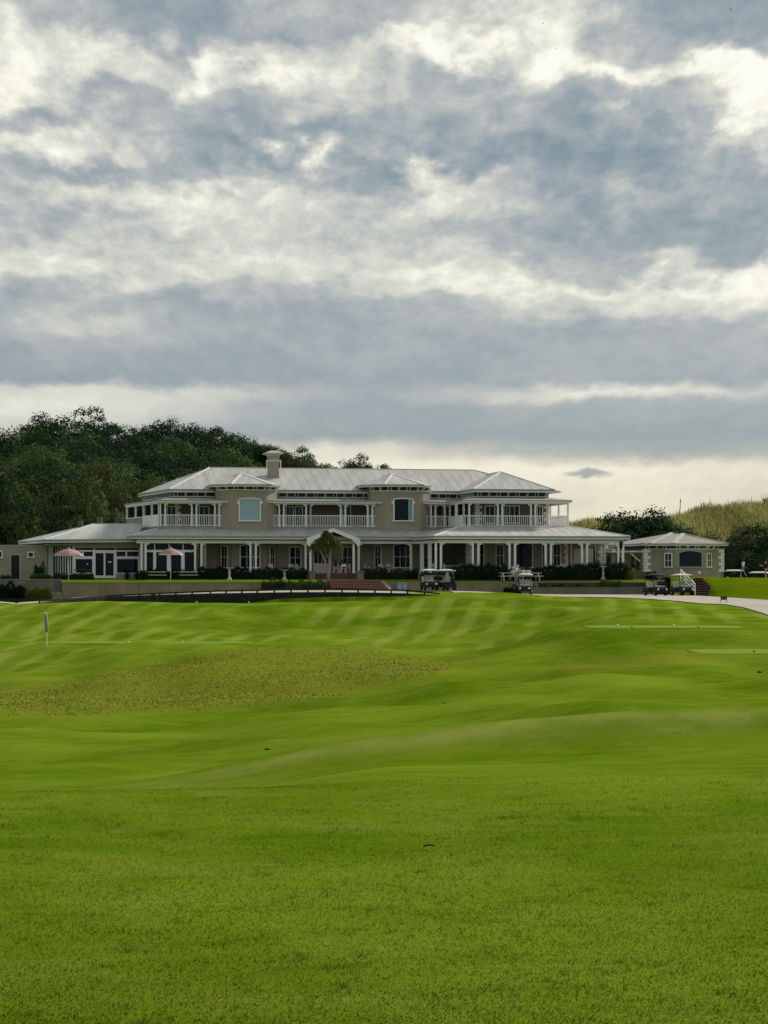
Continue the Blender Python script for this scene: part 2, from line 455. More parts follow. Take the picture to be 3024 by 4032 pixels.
PATH = np.array([gp(*q) for q in ((2380, 186), (2424, 183), (2560, 172), (2660, 162), (2750, 154), (2858, 152), (2930, 146), (3003, 133), (3090, 115), (3250, 95), (3700, 95), (3500, 128), (3250, 140), (3080, 160), (2960, 172), (2850, 184), (2740, 197), (2600, 205), (2400, 205))])
def poly_dist(X, Y, P):
    ins = np.zeros(X.shape, bool); dm = np.full(X.shape, 1e9)
    for i in range(len(P)):
        a, b = P[i], P[(i + 1) % len(P)]
        ins ^= ((a[1] > Y) != (b[1] > Y)) & (X < (b[0] - a[0]) * (Y - a[1]) / (b[1] - a[1] + 1e-9) + a[0])
        e = b - a; t = np.clip(((X - a[0]) * e[0] + (Y - a[1]) * e[1]) / (e @ e), 0, 1)
        dm = np.minimum(dm, np.hypot(X - a[0] - t * e[0], Y - a[1] - t * e[1]))
    return np.where(ins, 0, dm)
def terrain(X, Y):
    X = np.atleast_1d(np.asarray(X, float)); Y = np.atleast_1d(np.asarray(Y, float))
    zrow = pchip(np.log(Y), RY, RZ)                      # n x 8
    px = np.clip(X / Y * F + CX, PXS[0], PXS[-1])
    i = np.clip(np.searchsorted(PXS, px) - 1, 0, 6)
    n = np.arange(len(X))
    x0, x1 = PXS[i], PXS[i + 1]; t = (px - x0) / (x1 - x0); h = x1 - x0
    def slope(j):
        j0 = np.clip(j - 1, 0, 7); j1 = np.clip(j + 1, 0, 7)
        return (zrow[n, j1] - zrow[n, j0]) / (PXS[j1] - PXS[j0])
    z0, z1, m0, m1 = zrow[n, i], zrow[n, i + 1], slope(i), slope(i + 1)
    z = z0 * (2 * t**3 - 3 * t**2 + 1) + m0 * h * (t**3 - 2 * t**2 + t) + z1 * (-2 * t**3 + 3 * t**2) + m1 * h * (t**3 - t**2)
    w = np.clip((Y - 20) / 40, 0, 1) * np.clip((172 - Y) / 20, 0, 1)
    z = z + wobble(X, Y) * w * .62
    k = np.exp(-(poly_dist(X, Y, PATH) / 4.5) ** 2); z = z * (1 - k) + k * np.interp(Y, [95, 115, 133, 146, 152, 155, 161, 172], [-1.0, -.9, -.8, -.68, -.56, -.5, -.45, -.43])
    for x0, x1, y0, y1, tzz in TEES:
        d = np.hypot(np.maximum(0, np.maximum(x0 - X, X - x1)), np.maximum(0, np.maximum(y0 - Y, Y - y1)))
        k = np.exp(-(d / 2.2) ** 2); z = z * (1 - k) + (tzz - .05) * k
    return z
def tz(x, y): return float(terrain([x], [y])[0])
def poly_soft(px, py, poly, w):
    poly = np.array(poly, float); n = len(poly)
    ins = np.zeros(px.shape, bool); dmin = np.full(px.shape, 1e9)
    for i in range(n):
        a, b = poly[i], poly[(i + 1) % n]
        c = ((a[1] > py) != (b[1] > py)) & (px < (b[0] - a[0]) * (py - a[1]) / (b[1] - a[1] + 1e-9) + a[0])
        ins ^= c
        e = b - a; t = np.clip(((px - a[0]) * e[0] + (py - a[1]) * e[1]) / (e @ e), 0, 1)
        # picture rows are much shorter on the ground than columns: weigh them so
        d = np.hypot((px - a[0] - t * e[0]) * .22, py - a[1] - t * e[1]); dmin = np.minimum(dmin, d)
    sd = np.where(ins, dmin, -dmin)
    return np.clip(sd / w * .5 + .5, 0, 1)
ROUGH = [(-300, 2822), (0, 2817), (400, 2814), (700, 2802), (1000, 2782), (1200, 2757), (1400, 2735), (1600, 2700), (1750, 2652), (1870, 2606), (1700, 2592), (1500, 2566), (1300, 2556), (1100, 2553), (900, 2562), (700, 2590), (500, 2622), (300, 2660), (100, 2695), (-300, 2725)]
ROUGH2 = [(2110, 2634), (2250, 2600), (2450, 2580), (2750, 2562), (2960, 2574), (2800, 2592), (2600, 2618), (2450, 2636), (2300, 2648)]
def masks(X, Y, Z):
    px = X / Y * F + CX; py = HY + (EYE - Z) / Y * F
    nz = 26 * np.sin(px * .011 + py * .05) + 16 * np.sin(px * .027 - py * .09 + 1) + 9 * np.sin(px * .063 + py * .13)
    r = .85 * poly_soft(px + nz, py + nz * .12, ROUGH, 34) * ((Y > 66) & (Y < 116))
    r2 = .75 * poly_soft(px + nz, py + nz * .12, ROUGH2, 18) * ((Y > 75) & (Y < 106))
    # dry crest of the near mound, lightened further to imitate sunlit relief
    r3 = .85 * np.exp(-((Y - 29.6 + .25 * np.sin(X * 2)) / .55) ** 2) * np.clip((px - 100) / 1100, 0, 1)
    return np.maximum(r, r2), r3
an = np.concatenate([np.linspace(-.75, -.19, 40)[:-1], np.linspace(-.19, .19, 240), np.linspace(.19, .75, 40)[1:]])
yy = np.exp(np.linspace(math.log(2.0), math.log(330), 520))
A_, Y_ = np.meshgrid(an, yy)
Xf, Yf = (A_ * Y_).ravel(), Y_.ravel()
Zf = terrain(Xf, Yf)
def grid_mesh(name, co, nr, nc, m, attrs={}, smooth=True):
    me = bpy.data.meshes.new(name)
    idx = np.arange(nr * nc).reshape(nr, nc)
    f = np.stack([idx[:-1, :-1], idx[:-1, 1:], idx[1:, 1:], idx[1:, :-1]], -1).reshape(-1, 4)
    me.vertices.add(len(co)); me.vertices.foreach_set('co', co.astype(np.float32).ravel())
    me.loops.add(f.size); me.loops.foreach_set('vertex_index', f.ravel().astype(np.int32))
    me.polygons.add(len(f)); me.polygons.foreach_set('loop_start', np.arange(0, f.size, 4, dtype=np.int32))
    me.polygons.foreach_set('use_smooth', np.ones(len(f), bool) if smooth else np.zeros(len(f), bool))
    for k, a in attrs.items():
        at = me.attributes.new(k, 'FLOAT', 'POINT'); at.data.foreach_set('value', a.astype(np.float32))
    me.materials.append(M(m)); me.update(calc_edges=True); me.validate()
    return me
# turf material: mown stripes, dry rough, fine mottling
gm = bpy.data.materials.new('fairway_turf'); gm.use_nodes = True; MATS['fairway_turf'] = gm
T = NT(gm.node_tree); pb = T.N['Principled BSDF']
pb.inputs['Roughness'].default_value = .9; pb.inputs['Specular IOR Level'].default_value = .0
geo = T.n('ShaderNodeNewGeometry'); P = geo.outputs['Position']
sp = T.n('ShaderNodeSeparateXYZ'); T.L.new(P, sp.inputs[0])
n1 = T.noise(P, .16, 4, .55); n2 = T.noise(P, 1.1, 5, .6); n3 = T.noise(P, 9.0, 6, .7); n4 = T.noise(P, 60.0, 5, .7)
base = T.mixc(T.mrange(n1, .36, .64), (.078, .146, .003, 1), (.148, .213, .013, 1))
base = T.mixc(T.mrange(n2, .42, .72, 0, .45), base, (.18, .218, .03, 1))
base = T.mixc(T.mrange(n3, .5, .75, 0, .38), base, (.058, .108, .0015, 1))
base = T.mixc(T.mrange(n4, .48, .75, 0, .3), base, (.036, .07, .001, 1))
mpg = T.n('ShaderNodeMapping'); mpg.inputs['Scale'].default_value = (.45, 1.0, 1.0); T.L.new(P, mpg.inputs[0])
n6 = T.noise(mpg.outputs[0], 2.3, 7, .68)
base = T.mixc(T.mrange(n6, .52, .68, 0, .42), base, (.05, .095, .0015, 1)); base = T.mixc(T.mrange(n6, .46, .32, 0, .35), base, (.182, .222, .018, 1))
# mowing stripes on the far slopes
w = T.m('ADD', T.m('SUBTRACT', sp.outputs[0], T.m('MULTIPLY', sp.outputs[1], .10)), T.m('MULTIPLY', T.noise(P, .05, 2), 1.4))
st = T.m('SINE', T.m('MULTIPLY', w, 6.283 / 2.15))
st = T.mrange(st, -.35, .95)
near = T.mrange(sp.outputs[1], 100, 125)
patch = T.mrange(T.noise(P, .07, 3), .38, .60)
base = T.mixc(T.m('MULTIPLY', T.m('MULTIPLY', st, near), T.m('MULTIPLY', patch, .48)), base, (.265, .305, .06, 1))
at = T.n('ShaderNodeAttribute'); at.attribute_name = 'rough'
rf = T.m('ADD', at.outputs['Fac'], T.m('MULTIPLY', T.m('SUBTRACT', n2, .5), T.m('MULTIPLY', at.outputs['Fac'], .5)), clamp=True)
n5 = T.noise(P, 3.2, 6, .7)
rc = T.mixc(T.mrange(n5, .2, .8), (.105, .155, .006, 1), (.205, .205, .03, 1))
base = T.mixc(rf, base, rc)
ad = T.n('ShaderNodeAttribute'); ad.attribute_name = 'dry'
base = T.mixc(T.m('MULTIPLY', ad.outputs['Fac'], T.mrange(n2, .3, .65, .35, 1.0)), base, (.22, .25, .055, 1))  # pale crest: dry grass plus painted-in sunlight on the mound
T.L.new(base, pb.inputs['Base Color'])
bp = T.n('ShaderNodeBump'); bp.inputs['Strength'].default_value = .4; bp.inputs['Distance'].default_value = .03
T.L.new(T.m('ADD', T.noise(P, 14.0, 6, .7), T.m('MULTIPLY', n4, .5)), bp.inputs['Height']); T.L.new(bp.outputs[0], pb.inputs['Normal'])
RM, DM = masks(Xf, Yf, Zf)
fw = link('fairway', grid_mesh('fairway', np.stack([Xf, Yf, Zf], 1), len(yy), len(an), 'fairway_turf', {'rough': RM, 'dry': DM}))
tag(fw, 'undulating mown golf fairway with a brown rough patch', None, None, 'structure')
g = MB(); g.box(-3000, 3000, -1500, 4500, -8, -5)
tag(g.build('ground', 'lawn'), 'grassland under and around the golf course', None, None, 'structure')

# grass blades as one scattered sheet near the camera, and rough tufts on the brown patch
def blades(name, X, Y, hgt, wid, lean, m, label, seed, droop=.0):
    r = np.random.default_rng(seed); n = len(X)
    Z = terrain(X, Y) - .004
    th = r.uniform(-1.5, 1.5, n); h = hgt * r.uniform(.5, 1.25, n); w = wid * r.uniform(.7, 1.3, n)
    ln = r.normal(0, lean, (n, 2)) * h[:, None]
    c, s = np.cos(th) * w / 2, np.sin(th) * w / 2
    v = np.empty((n, 3, 3)); v[:, 0] = np.stack([X - c, Y - s, Z], 1); v[:, 1] = np.stack([X + c, Y + s, Z], 1)
    v[:, 2] = np.stack([X + ln[:, 0], Y + ln[:, 1], Z + h], 1)
    me = bpy.data.meshes.new(name)
    me.vertices.add(n * 3); me.vertices.foreach_set('co', v.astype(np.float32).ravel())
    me.loops.add(n * 3); me.loops.foreach_set('vertex_index', np.arange(n * 3, dtype=np.int32))
    me.polygons.add(n); me.polygons.foreach_set('loop_start', np.arange(0, n * 3, 3, dtype=np.int32))
    a = me.attributes.new('tint', 'FLOAT', 'POINT')
    t = np.full(n, .5)
    for q_ in range(22):
        wl = r.uniform(.25, 3.5); a_ = r.normal(0, .5) + 1.57; t += .075 * np.sin((X * math.cos(a_) + Y * math.sin(a_)) * 6.283 / wl + r.uniform(0, 6.28) + 1.3 * np.sin(X * 6.283 / (wl * 2.3) + q_))
    t = np.clip(t + r.normal(0, .22, n), 0, 1)
    a.data.foreach_set('value', np.repeat(t, 3).astype(np.float32))
    me.materials.append(M(m)); me.update(calc_edges=True)
    me.polygons.foreach_set('use_smooth', np.ones(n, bool))
    nn = np.column_stack([r.normal(0, .22, n), r.normal(0, .22, n), np.ones(n)]); nn /= np.linalg.norm(nn, axis=1, keepdims=True)
    me.normals_split_custom_set_from_vertices(np.repeat(nn, 3, axis=0).astype(np.float32).tolist())
    o = link(name, me); tag(o, label, None, None, 'stuff'); return o
r = np.random.default_rng(11)
n = 360000
q = r.uniform(0, 1, n)
Yb = 6.8 + (22.0 - 6.8) * q ** 1.7
Yb = Yb[r.uniform(0, 1, n) > np.clip((Yb - 10) / 11, 0, 1) ** 1.2]; n = len(Yb)
Xb = r.uniform(-.19, .19, n) * Yb
blades('turf_grass', Xb, Yb, .012, .0045, .6, 'turf_blade', 'short mown green turf in the foreground', 12)
Yb = r.uniform(68, 116, 400000); Xb = r.uniform(-.2, .08, 400000) * Yb
k = masks(Xb, Yb, terrain(Xb, Yb))[0] > r.uniform(.35, 1.0, 400000)
blades('rough_grass', Xb[k][:30000], Yb[k][:30000], .075, .03, .5, 'rough_blade', 'longer brownish grass on the rough patch', 13)

r = np.random.default_rng(77); nc = 900
cy = 6.9 + 11 * r.uniform(0, 1, nc) ** 1.6; cx_ = r.uniform(-.18, .18, nc) * cy; m_ = r.integers(8, 34, nc)
Xt = np.repeat(cx_, m_) + r.normal(0, 1, m_.sum()) * np.repeat(r.uniform(.02, .10, nc), m_); Yt = np.repeat(cy, m_) + r.normal(0, 1, m_.sum()) * np.repeat(r.uniform(.02, .06, nc), m_)
blades('turf_tufts', Xt, Yt, .024, .004, .8, 'tuft_blade', 'slightly taller tufts in the foreground turf', 78)
# ------------------------------------------------------------------ clubhouse
club = empty('clubhouse', BO, TH, 'long two-storey taupe clubhouse with pale iron hip roofs, white posts and wraparound verandahs', 'clubhouse')
ZF, ZS = 1.55, 6.16
ROOT = club
def wallseg(mb, p, q, z0, z1, th=.3):
    d = Vector((q[0] - p[0], q[1] - p[1], 0)).normalized(); nrm = Vector((-d.y, d.x, 0)) * th
    a, b = Vector((p[0], p[1], z0)), Vector((q[0], q[1], z0))
    mb.prism([a, b, b + nrm, a + nrm][::-1], (0, 0, z1 - z0))
def wallrun(pts, z0, z1, m='render_wall', th=.3, name='wall', parent=None):
    mb = MB()
    for p, q in zip(pts[:-1], pts[1:]): wallseg(mb, p, q, z0, z1, th)
    return mb.build(name, m, parent or ROOT)
def sheets(polys, name='roof', m='roof_iron', parent=None, th=.07):
    mb = MB()
    for p in polys: mb.prism(p, (0, 0, -th))
    return mb.build(name, m, parent or ROOT)
def caps(lines, w=.22, name='ridge_cap', m='ridge_iron', parent=None):
    for p, q in lines:
        mb = MB(); mb.beam(p, q, w, .09); mb.build(name, m, parent or ROOT)
def eave(pts, gut=.17, fas=.15, parent=None):
    g = MB(); f = MB()
    for p, q in zip(pts[:-1], pts[1:]):
        p, q = Vector(p), Vector(q)
        d = (q - p).normalized(); o = Vector((-d.y, d.x, 0))
        g.beam(p - Vector((0, 0, gut / 2)), q - Vector((0, 0, gut / 2)), .15, gut)
        f.beam(p + o * .05 - Vector((0, 0, gut + fas / 2)), q + o * .05 - Vector((0, 0, gut + fas / 2)), .06, fas)
    g.build('gutter', 'gutter', parent or ROOT); f.build('fascia', 'white_paint', parent or ROOT)
CACHE = {}
def cached(key, fn):
    if key not in CACHE: CACHE[key] = fn()
    return CACHE[key]
def bracket_mesh(side, s):
    def mk():
        mb = MB(); n = 5
        pts = [(0, 0), (s, 0)] + [(s - s * math.sin(t * math.pi / 2 / n), -s + s * math.cos(t * math.pi / 2 / n) - 0) for t in range(1, n + 1)]
        pts = [(0, 0, 0)] + [(side * s, 0, 0), (side * s, 0, -.10)] + [(side * (s - s * math.sin(k * math.pi / 2 / n) * .92), 0, -.10 - (s * .55) * (1 - math.cos(k * math.pi / 2 / n))) for k in range(1, n + 1)] + [(0, 0, -.10 - s * .55)]
        mb.prism(pts if side < 0 else pts[::-1], (0, .07, 0))
        return mb.mesh('bracket', 'white_paint')
    return cached(('br', side, s), mk)
def post(u, v, z0, z1, w=.18, sides=(), name='post', parent=None, s=.28):
    def mk():
        h = z1 - z0; mb = MB(); a = w / 2
        mb.box(-a, a, -a, a, 0, h); mb.box(-a - .03, a + .03, -a - .03, a + .03, 0.002, .16); mb.box(-a - .025, a + .025, -a - .025, a + .025, h - .62, h - .54)
        return mb.mesh('post', 'white_paint')
    o = link(name, cached(('post', round(z1 - z0, 3), w), mk), parent or ROOT, (u, v, z0))
    for sd in sides:
        link('bracket', bracket_mesh(sd, s), o, (sd * w / 2, -.035, z1 - z0 - .004))
    return o
def baluster_mesh(h):
    def mk():
        mb = MB(); mb.box(-.022, .022, -.022, .022, 0, h); return mb.mesh('baluster', 'white_paint')
    return cached(('bal', round(h, 3)), mk)
def balustrade(p, q, z0, z1, step=.17, stile=True):
    p, q = Vector((p[0], p[1], 0)), Vector((q[0], q[1], 0)); L = (q - p).length; ang = math.atan2(q.y - p.y, q.x - p.x)
    mb = MB(); mb.box(0, L, -.04, .04, z1 - .07, z1); mb.box(0, L, -.035, .035, z0 + .06, z0 + .12)
    o = mb.build('balustrade', 'white_paint', ROOT, (p.x, p.y, 0), ang)
    n = max(1, int(L / step)); h = z1 - .07 - z0 - .12
    for k in range(n):
        link('baluster', baluster_mesh(h), o, ((k + .5) * L / n, 0, z0 + .12))
    return o
def window(u, v, z0, z1, w, nx=2, ny=2, arch=0.0, ang=0.0, glass='glass_dark', name='window', fw=.10, parent=None, frame='white_paint', sill=True, hood=False, curtain=False):
    par = parent or ROOT; mb = MB(); h = w / 2
    def top(x): return z1 + arch * (1 - (x / h) ** 2) if arch else z1
    d = .16 if curtain else .09
    mb.box(-h - fw, -h, -d, 0, z0, z1); mb.box(h, h + fw, -d, 0, z0, z1)
    mb.box(-h - fw - .05 * sill, h + fw + .05 * sill, -d - .05 * sill, 0, z0 - fw, z0)
    n = 8 if arch else 1
    for k in range(n):
        xa, xb = -h + w * k / n, -h + w * (k + 1) / n
        if k == 0: xa -= fw
        if k == n - 1: xb += fw
        ta, tb = top(max(-h, xa)), top(min(h, xb))
        mb.prism([(xa, -d, ta), (xb, -d, tb), (xb, -d, tb + fw), (xa, -d, ta + fw)][::-1], (0, d, 0))
    mt = .045
    for i in range(1, nx):
        x = -h + w * i / nx; mb.box(x - mt / 2, x + mt / 2, -d + .02, -.0, z0, top(x))
    for j in range(1, ny):
        z = z0 + (z1 - z0) * j / ny
        for i in range(nx):
            xa, xb = -h + w * i / nx + (mt / 2 if i else 0), -h + w * (i + 1) / nx - (mt / 2 if i < nx - 1 else 0)
            mb.box(xa, xb, -d + .015, 0, z - mt / 2, z + mt / 2)
    if hood:
        for s in (-1, 1): mb.box(s * (h + .17) - .13, s * (h + .17) + .13, -.16, 0, z1 - .28, z1 - .12); mb.box(s * (h + .15) - .08, s * (h + .15) + .08, -.13, 0, z1 - .42, z1 - .283)
    o = mb.build(name, frame, par, (u, v - .004, 0), ang)
    for j in range(ny):
        za = z0 + (z1 - z0) * j / ny + (mt / 2 if j else 0); zb = z0 + (z1 - z0) * (j + 1) / ny - (mt / 2 if j < ny - 1 else 0)
        for i in range(nx):
            xa, xb = -h + w * i / nx + (mt / 2 if i else 0), -h + w * (i + 1) / nx - (mt / 2 if i < nx - 1 else 0)
            pm = MB(); y = -.115 if curtain else -.045
            if arch and j == ny - 1:
                xs = [xa + (xb - xa) * t / 4 for t in range(5)]
                poly = [(xa, y, za), (xb, y, za)] + [(x, y, top(x)) for x in reversed(xs)]
            else: poly = [(xa, y, za), (xb, y, za), (xb, y, zb), (xa, y, zb)]
            pm.prism(poly[::-1], (0, .012, 0)); pm.build('pane', glass, o)
    if curtain:
        n = 44; x0, x1 = (-h, h) if curtain is True else curtain
        vs = []; fs = []
        for k in range(n + 1):
            x = x0 + (x1 - x0) * k / n; y = -.05 + .028 * math.sin(k * 1.35) + .012 * math.sin(k * .5)
            vs += [(x, y, z0 + .01), (x, y, top(max(-h, min(h, x))) - .01)]
        for k in range(n): fs.append((2 * k, 2 * k + 2, 2 * k + 3, 2 * k + 1))
        cm = MB(); cm.add(vs, fs); cm.build('curtain', 'curtain_cloth', o, smooth=True)
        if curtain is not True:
            bk = MB(); bk.box(-h, h, -.012, -.004, z0, z1); bk.build('dark_room_panel', 'glass_blue', o)  # dark sheet stands in for the unlit room behind the pane
    return o
def scroll_mesh(h):
    def mk():
        mb = MB(); pts = []
        for k in range(9):
            t = k / 8; pts.append((0, -.30 * (t ** 1.6) - .02, -h + h * .96 * t))
        mb.tube(pts, .035, 5); mb.box(-.04, .04, -.34, -.02, -.05, 0)
        return mb.mesh('eave_bracket', 'white_paint')
    return cached(('scroll', round(h, 2)), mk)
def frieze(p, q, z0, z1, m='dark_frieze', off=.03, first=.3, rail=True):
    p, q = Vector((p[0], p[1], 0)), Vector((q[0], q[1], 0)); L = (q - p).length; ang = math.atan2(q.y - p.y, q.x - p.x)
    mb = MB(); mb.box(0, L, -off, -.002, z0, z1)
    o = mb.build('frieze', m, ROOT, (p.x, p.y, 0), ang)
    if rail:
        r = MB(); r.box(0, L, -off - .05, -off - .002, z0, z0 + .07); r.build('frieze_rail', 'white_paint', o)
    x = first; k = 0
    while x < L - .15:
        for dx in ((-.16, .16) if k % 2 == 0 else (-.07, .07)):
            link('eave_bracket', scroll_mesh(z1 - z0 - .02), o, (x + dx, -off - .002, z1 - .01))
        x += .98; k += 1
def quoins(u, v, z0, z1, face, wl, ws, h=.33, parent=None, dep=.5, side=None):
    # alternating long and short blocks on a corner; face = +1: blocks run to +u from the corner
    z = z0; k = 0
    while z + h <= z1 + .02:
        w = wl if k % 2 == 0 else ws
        mb = MB(); x0, x1 = (u - .03, u + w) if face > 0 else (u - w, u + .03)
        mb.box(x0, x1, v - .035, v + (dep if k % 2 == 0 else dep * .6), z + .012, z + h - .012)
        mb.build('quoin', 'quoin_paint', parent or ROOT); z += h; k += 1

# ---- plan points
BL_ = [(U(855, 3.65), 3.65), (U(914, 2.4), 2.4), (U(1050, 2.4), 2.4), (U(1091, 3.65), 3.65)]
BR_ = [(U(1459, 3.65), 3.65), (U(1520, 2.4), 2.4), (U(1655, 2.4), 2.4), (U(1694, 3.65), 3.65)]
# ground floor walls
wallrun([(U(795, 3.65), 3.65), BL_[0]], ZF, 6.0)
wallrun([BL_[3], BR_[0]], ZF, 6.0)
wallrun([BR_[3], (U(1838, -3.1) + .2, 3.65)], ZF, 6.0, m='shaded_render')
wallrun([(U(795, 3.65), 3.65), (U(795, 3.65) - .01, .3)][::-1], ZF, 5.4)
ZB = Zl(980, 1918, 2.4)
for B in (BL_, BR_): wallrun([(B[0][0], 5.6), *B, (B[3][0], 5.6)], ZF, ZB + .35, name='bay_wall')
# upper floor walls
wallrun([(U(690, 5.6), 5.6), (BL_[0][0] - .02, 5.6)], ZS, 9.72, m='shaded_render')
wallrun([(BL_[3][0] + .02, 5.6), (BR_[0][0] - .02, 5.6)], ZS, 9.72, m='shaded_render')
wallrun([(BR_[3][0] + .02, 5.6), (U(1850, 5.6), 5.6)], ZS, 9.72, m='shaded_render')
UL0, UL1 = (U(690, 5.6), 5.6), (U(566, 19), 19)           # left end, skewed
wallrun([UL1, UL0], 5.4, 9.72)
# balcony decks
for x0, x1 in ((629, 872), (1062, 1486), (1668, 1775)):
    mb = MB(); mb.box(U(x0, 3.2), U(x1, 3.2), 3.2, 5.58, 5.55, ZS); mb.build('balcony_deck', 'render_wall', ROOT)
# verandah roofs, centre and left
ye = -.6; zE = 5.17; yt = 3.25; zT = 5.90
VL = Vector((U(523, ye), ye, zE)); VLt = Vector((U(618, yt), yt, zT))
VLb = Vector((U(440, 13), 13, zE)); VLtb = Vector((U(520, 15), 15, zT))
VR = Vector((U(1622, ye), ye, zE)); VRt = Vector((U(1735, yt), yt, zT))
sheets([[VL, VR, VRt, VLt][::-1], [VLb, VL, VLt, VLtb][::-1]])
caps([(VL, VLt)])
eave([VLb, VL, VR])
mb = MB(); mb.box(VL.x + .4, VR.x + .6, -.09, .09, 4.45, 4.74); mb.build('verandah_beam', 'white_paint', ROOT)
mb = MB(); mb.box(VL.x + .4, U(1735, 3.6), ye + .2, 3.5, 4.86, 4.92); mb.build('verandah_ceiling', 'dark_frieze', ROOT)  # near-black ceiling colour deepens the shade under the verandah
mb = MB(); mb.box(U(548, -.3), U(1640, -.3), -.35, 3.6, .4, ZF); mb.build('verandah_floor', 'floor_tile', ROOT)
for px, sd in ((557, ()), (573, (1,)), (768, (-1,)), (793, (1,)), (986, (-1,)), (1007, (1,)), (1203, (-1,)), (1412, (1,)), (1617, (-1,))):
    post(U(px, 0), 0, ZF, 4.45, .19, sd)
# porch gable
pv = -1.9
pa, pl_, pr = Vector((U(1310, pv), pv, Zl(1310, 2080, pv))), Vector((U(1208, pv), pv, Zl(1208, 2120, pv))), Vector((U(1418, pv), pv, Zl(1418, 2122, pv)))
zpe = pl_.z; pr.z = zpe; pa.x = (pl_.x + pr.x) / 2
bk = Vector((0, 5.0, 0))
porch = empty('porch', (0, 0, 0)); porch.parent = ROOT
sheets([[pl_, pa, pa + bk, pl_ + bk][::-1], [pa, pr, pr + bk, pa + bk][::-1]], name='porch_roof', parent=porch)
mb = MB()
for s, e in ((-1, pl_), (1, pr)):
    o2 = Vector((0, -.02, 0)); d = (pa - e); inn = e + d * 0.0
    mb.prism([e + o2, pa + o2, pa + o2 + Vector((0, 0, -.34)), e + d * .30 + o2 + Vector((0, 0, -.42)), e + d * .16 + o2 + Vector((0, 0, -.62)), e + d * .10 + o2 + Vector((0, 0, -.86)), e + o2 + Vector((0, 0, -.60))][:: (1 if s > 0 else -1)], (0, .07, 0))
mb.build('barge_board', 'white_paint', porch)
for px in (1222, 1392): post(U(px, pv + .25), pv + .25, ZF, zpe - .55, .19, (), parent=porch)
mb = MB(); mb.box(U(1212, pv), U(1416, pv), pv - .1, -.36, .5, ZF); mb.build('porch_floor', 'floor_tile', porch)
for k in range(4):
    mb = MB(); mb.cur = 0; mb.box(U(1240, pv), U(1404, pv), pv - .1 - .32 * (k + 1), pv - .1 - .32 * k - .002, .5, ZF - .15 * (k + 1)); mb.build('step', 'floor_tile', porch)
for px in (1228, 1416):
    mb = MB(); c = U(px, -2.6); w = .24 if px < 1300 else .32
    mb.box(c - w, c + w, -3.1, -2.4, .6, 1.62); mb.box(c - w - .07, c + w + .07, -3.17, -2.33, 1.622, 1.78); mb.build('pedestal', 'retaining', porch)
# ground floor windows and door
def gwin(x0, x1, y0, y1, v, nx, ny, arch=0.0, ang=0.0, **k):
    a, b = U(x0, v), U(x1, v); return window((a + b) / 2, v, Zl(x0, y1, v), Zl(x0, y0, v), b - a, nx, ny, arch, ang, **k)
def cant(B, side, x0, x1, y0, y1, nx=2, ny=2, w=None):
    p, q = (B[0], B[1]) if side < 0 else (B[2], B[3])
    ang = math.atan2(q[1] - p[1], q[0] - p[0]); mx = ((p[0] + q[0]) / 2, (p[1] + q[1]) / 2)
    d = Vector((math.sin(ang), -math.cos(ang)))
    return window(mx[0] + d.x * .004, mx[1] + d.y * .004, Zl((x0 + x1) / 2, y1, mx[1]), Zl((x0 + x1) / 2, y0, mx[1]), w or .62, nx, ny, .04, ang)
cant(BL_, -1, 878, 902, 2152, 2234); cant(BL_, 1, 1062, 1077, 2152, 2234)
gwin(947, 1021, 2152, 2233, 2.4, 3, 2, .18)
gwin(1142, 1182, 2158, 2234, 3.65, 2, 2, .10, glass='glass_blue')
dr = gwin(1236, 1298, 2160, 2218, 3.65, 4, 1, .10, name='door', sill=False)
mb = MB(); a_, b_ = U(1234, 3.65), U(1300, 3.65); c_ = (a_ + b_) / 2
mb.box(a_ - .06, c_ - .006, 3.55, 3.64, ZF, Zl(1236, 2222, 3.65)); mb.box(c_ + .006, b_ + .06, 3.55, 3.64, ZF, Zl(1236, 2222, 3.65)); mb.build('door_panel', 'white_paint', ROOT)
gwin(1350, 1387, 2158, 2232, 3.65, 2, 2, .10, glass='glass_blue')
cant(BR_, -1, 1480, 1505, 2152, 2234); gwin(1552, 1620, 2150, 2233, 2.4, 3, 2, .18); cant(BR_, 1, 1664, 1680, 2152, 2234)
# glazed front of the dining room under the verandah
def glazed(x0, x1, y0, y1, v, rects, name='window_wall', m='white_paint', par=None, gl='glass_dark'):
    mb = MB(); mb.box(U(x0, v), U(x1, v), v, v + .12, Zl((x0 + x1) / 2, y1, v), Zl((x0 + x1) / 2, y0, v)); o = mb.build(name, m, par or ROOT)
    for r in rects:
        a, b, c, d = r[:4]; pm = MB(); pm.box(U(a, v), U(b, v), v - .014, v - .002, Zl((a + b) / 2, d, v), Zl((a + b) / 2, c, v)); pm.build('pane', r[4] if len(r) > 4 else gl, o)
    return o
glazed(574, 770, 2134, 2254, .45, [(577, 607, 2136, 2165), (611, 664, 2136, 2165), (668, 719, 2136, 2165), (723, 766, 2136, 2165), (577, 603, 2174, 2250), (615, 657, 2174, 2250), (671, 713, 2174, 2250), (727, 766, 2174, 2250)])
mb = MB(); mb.box(U(558, .45), U(772, .45), .40, .8, .8, Zl(660, 2254, .45) - .002); mb.build('plinth', 'render_wall', ROOT)
# bay windows upstairs
gwin(944, 1022, 1968, 2049, 2.4, 1, 1, .12, hood=True, curtain=True, glass='glass_clear')
gwin(1552, 1622, 1968, 2049, 2.4, 1, 1, .12, hood=True, curtain=(.52, .88), glass='glass_clear')
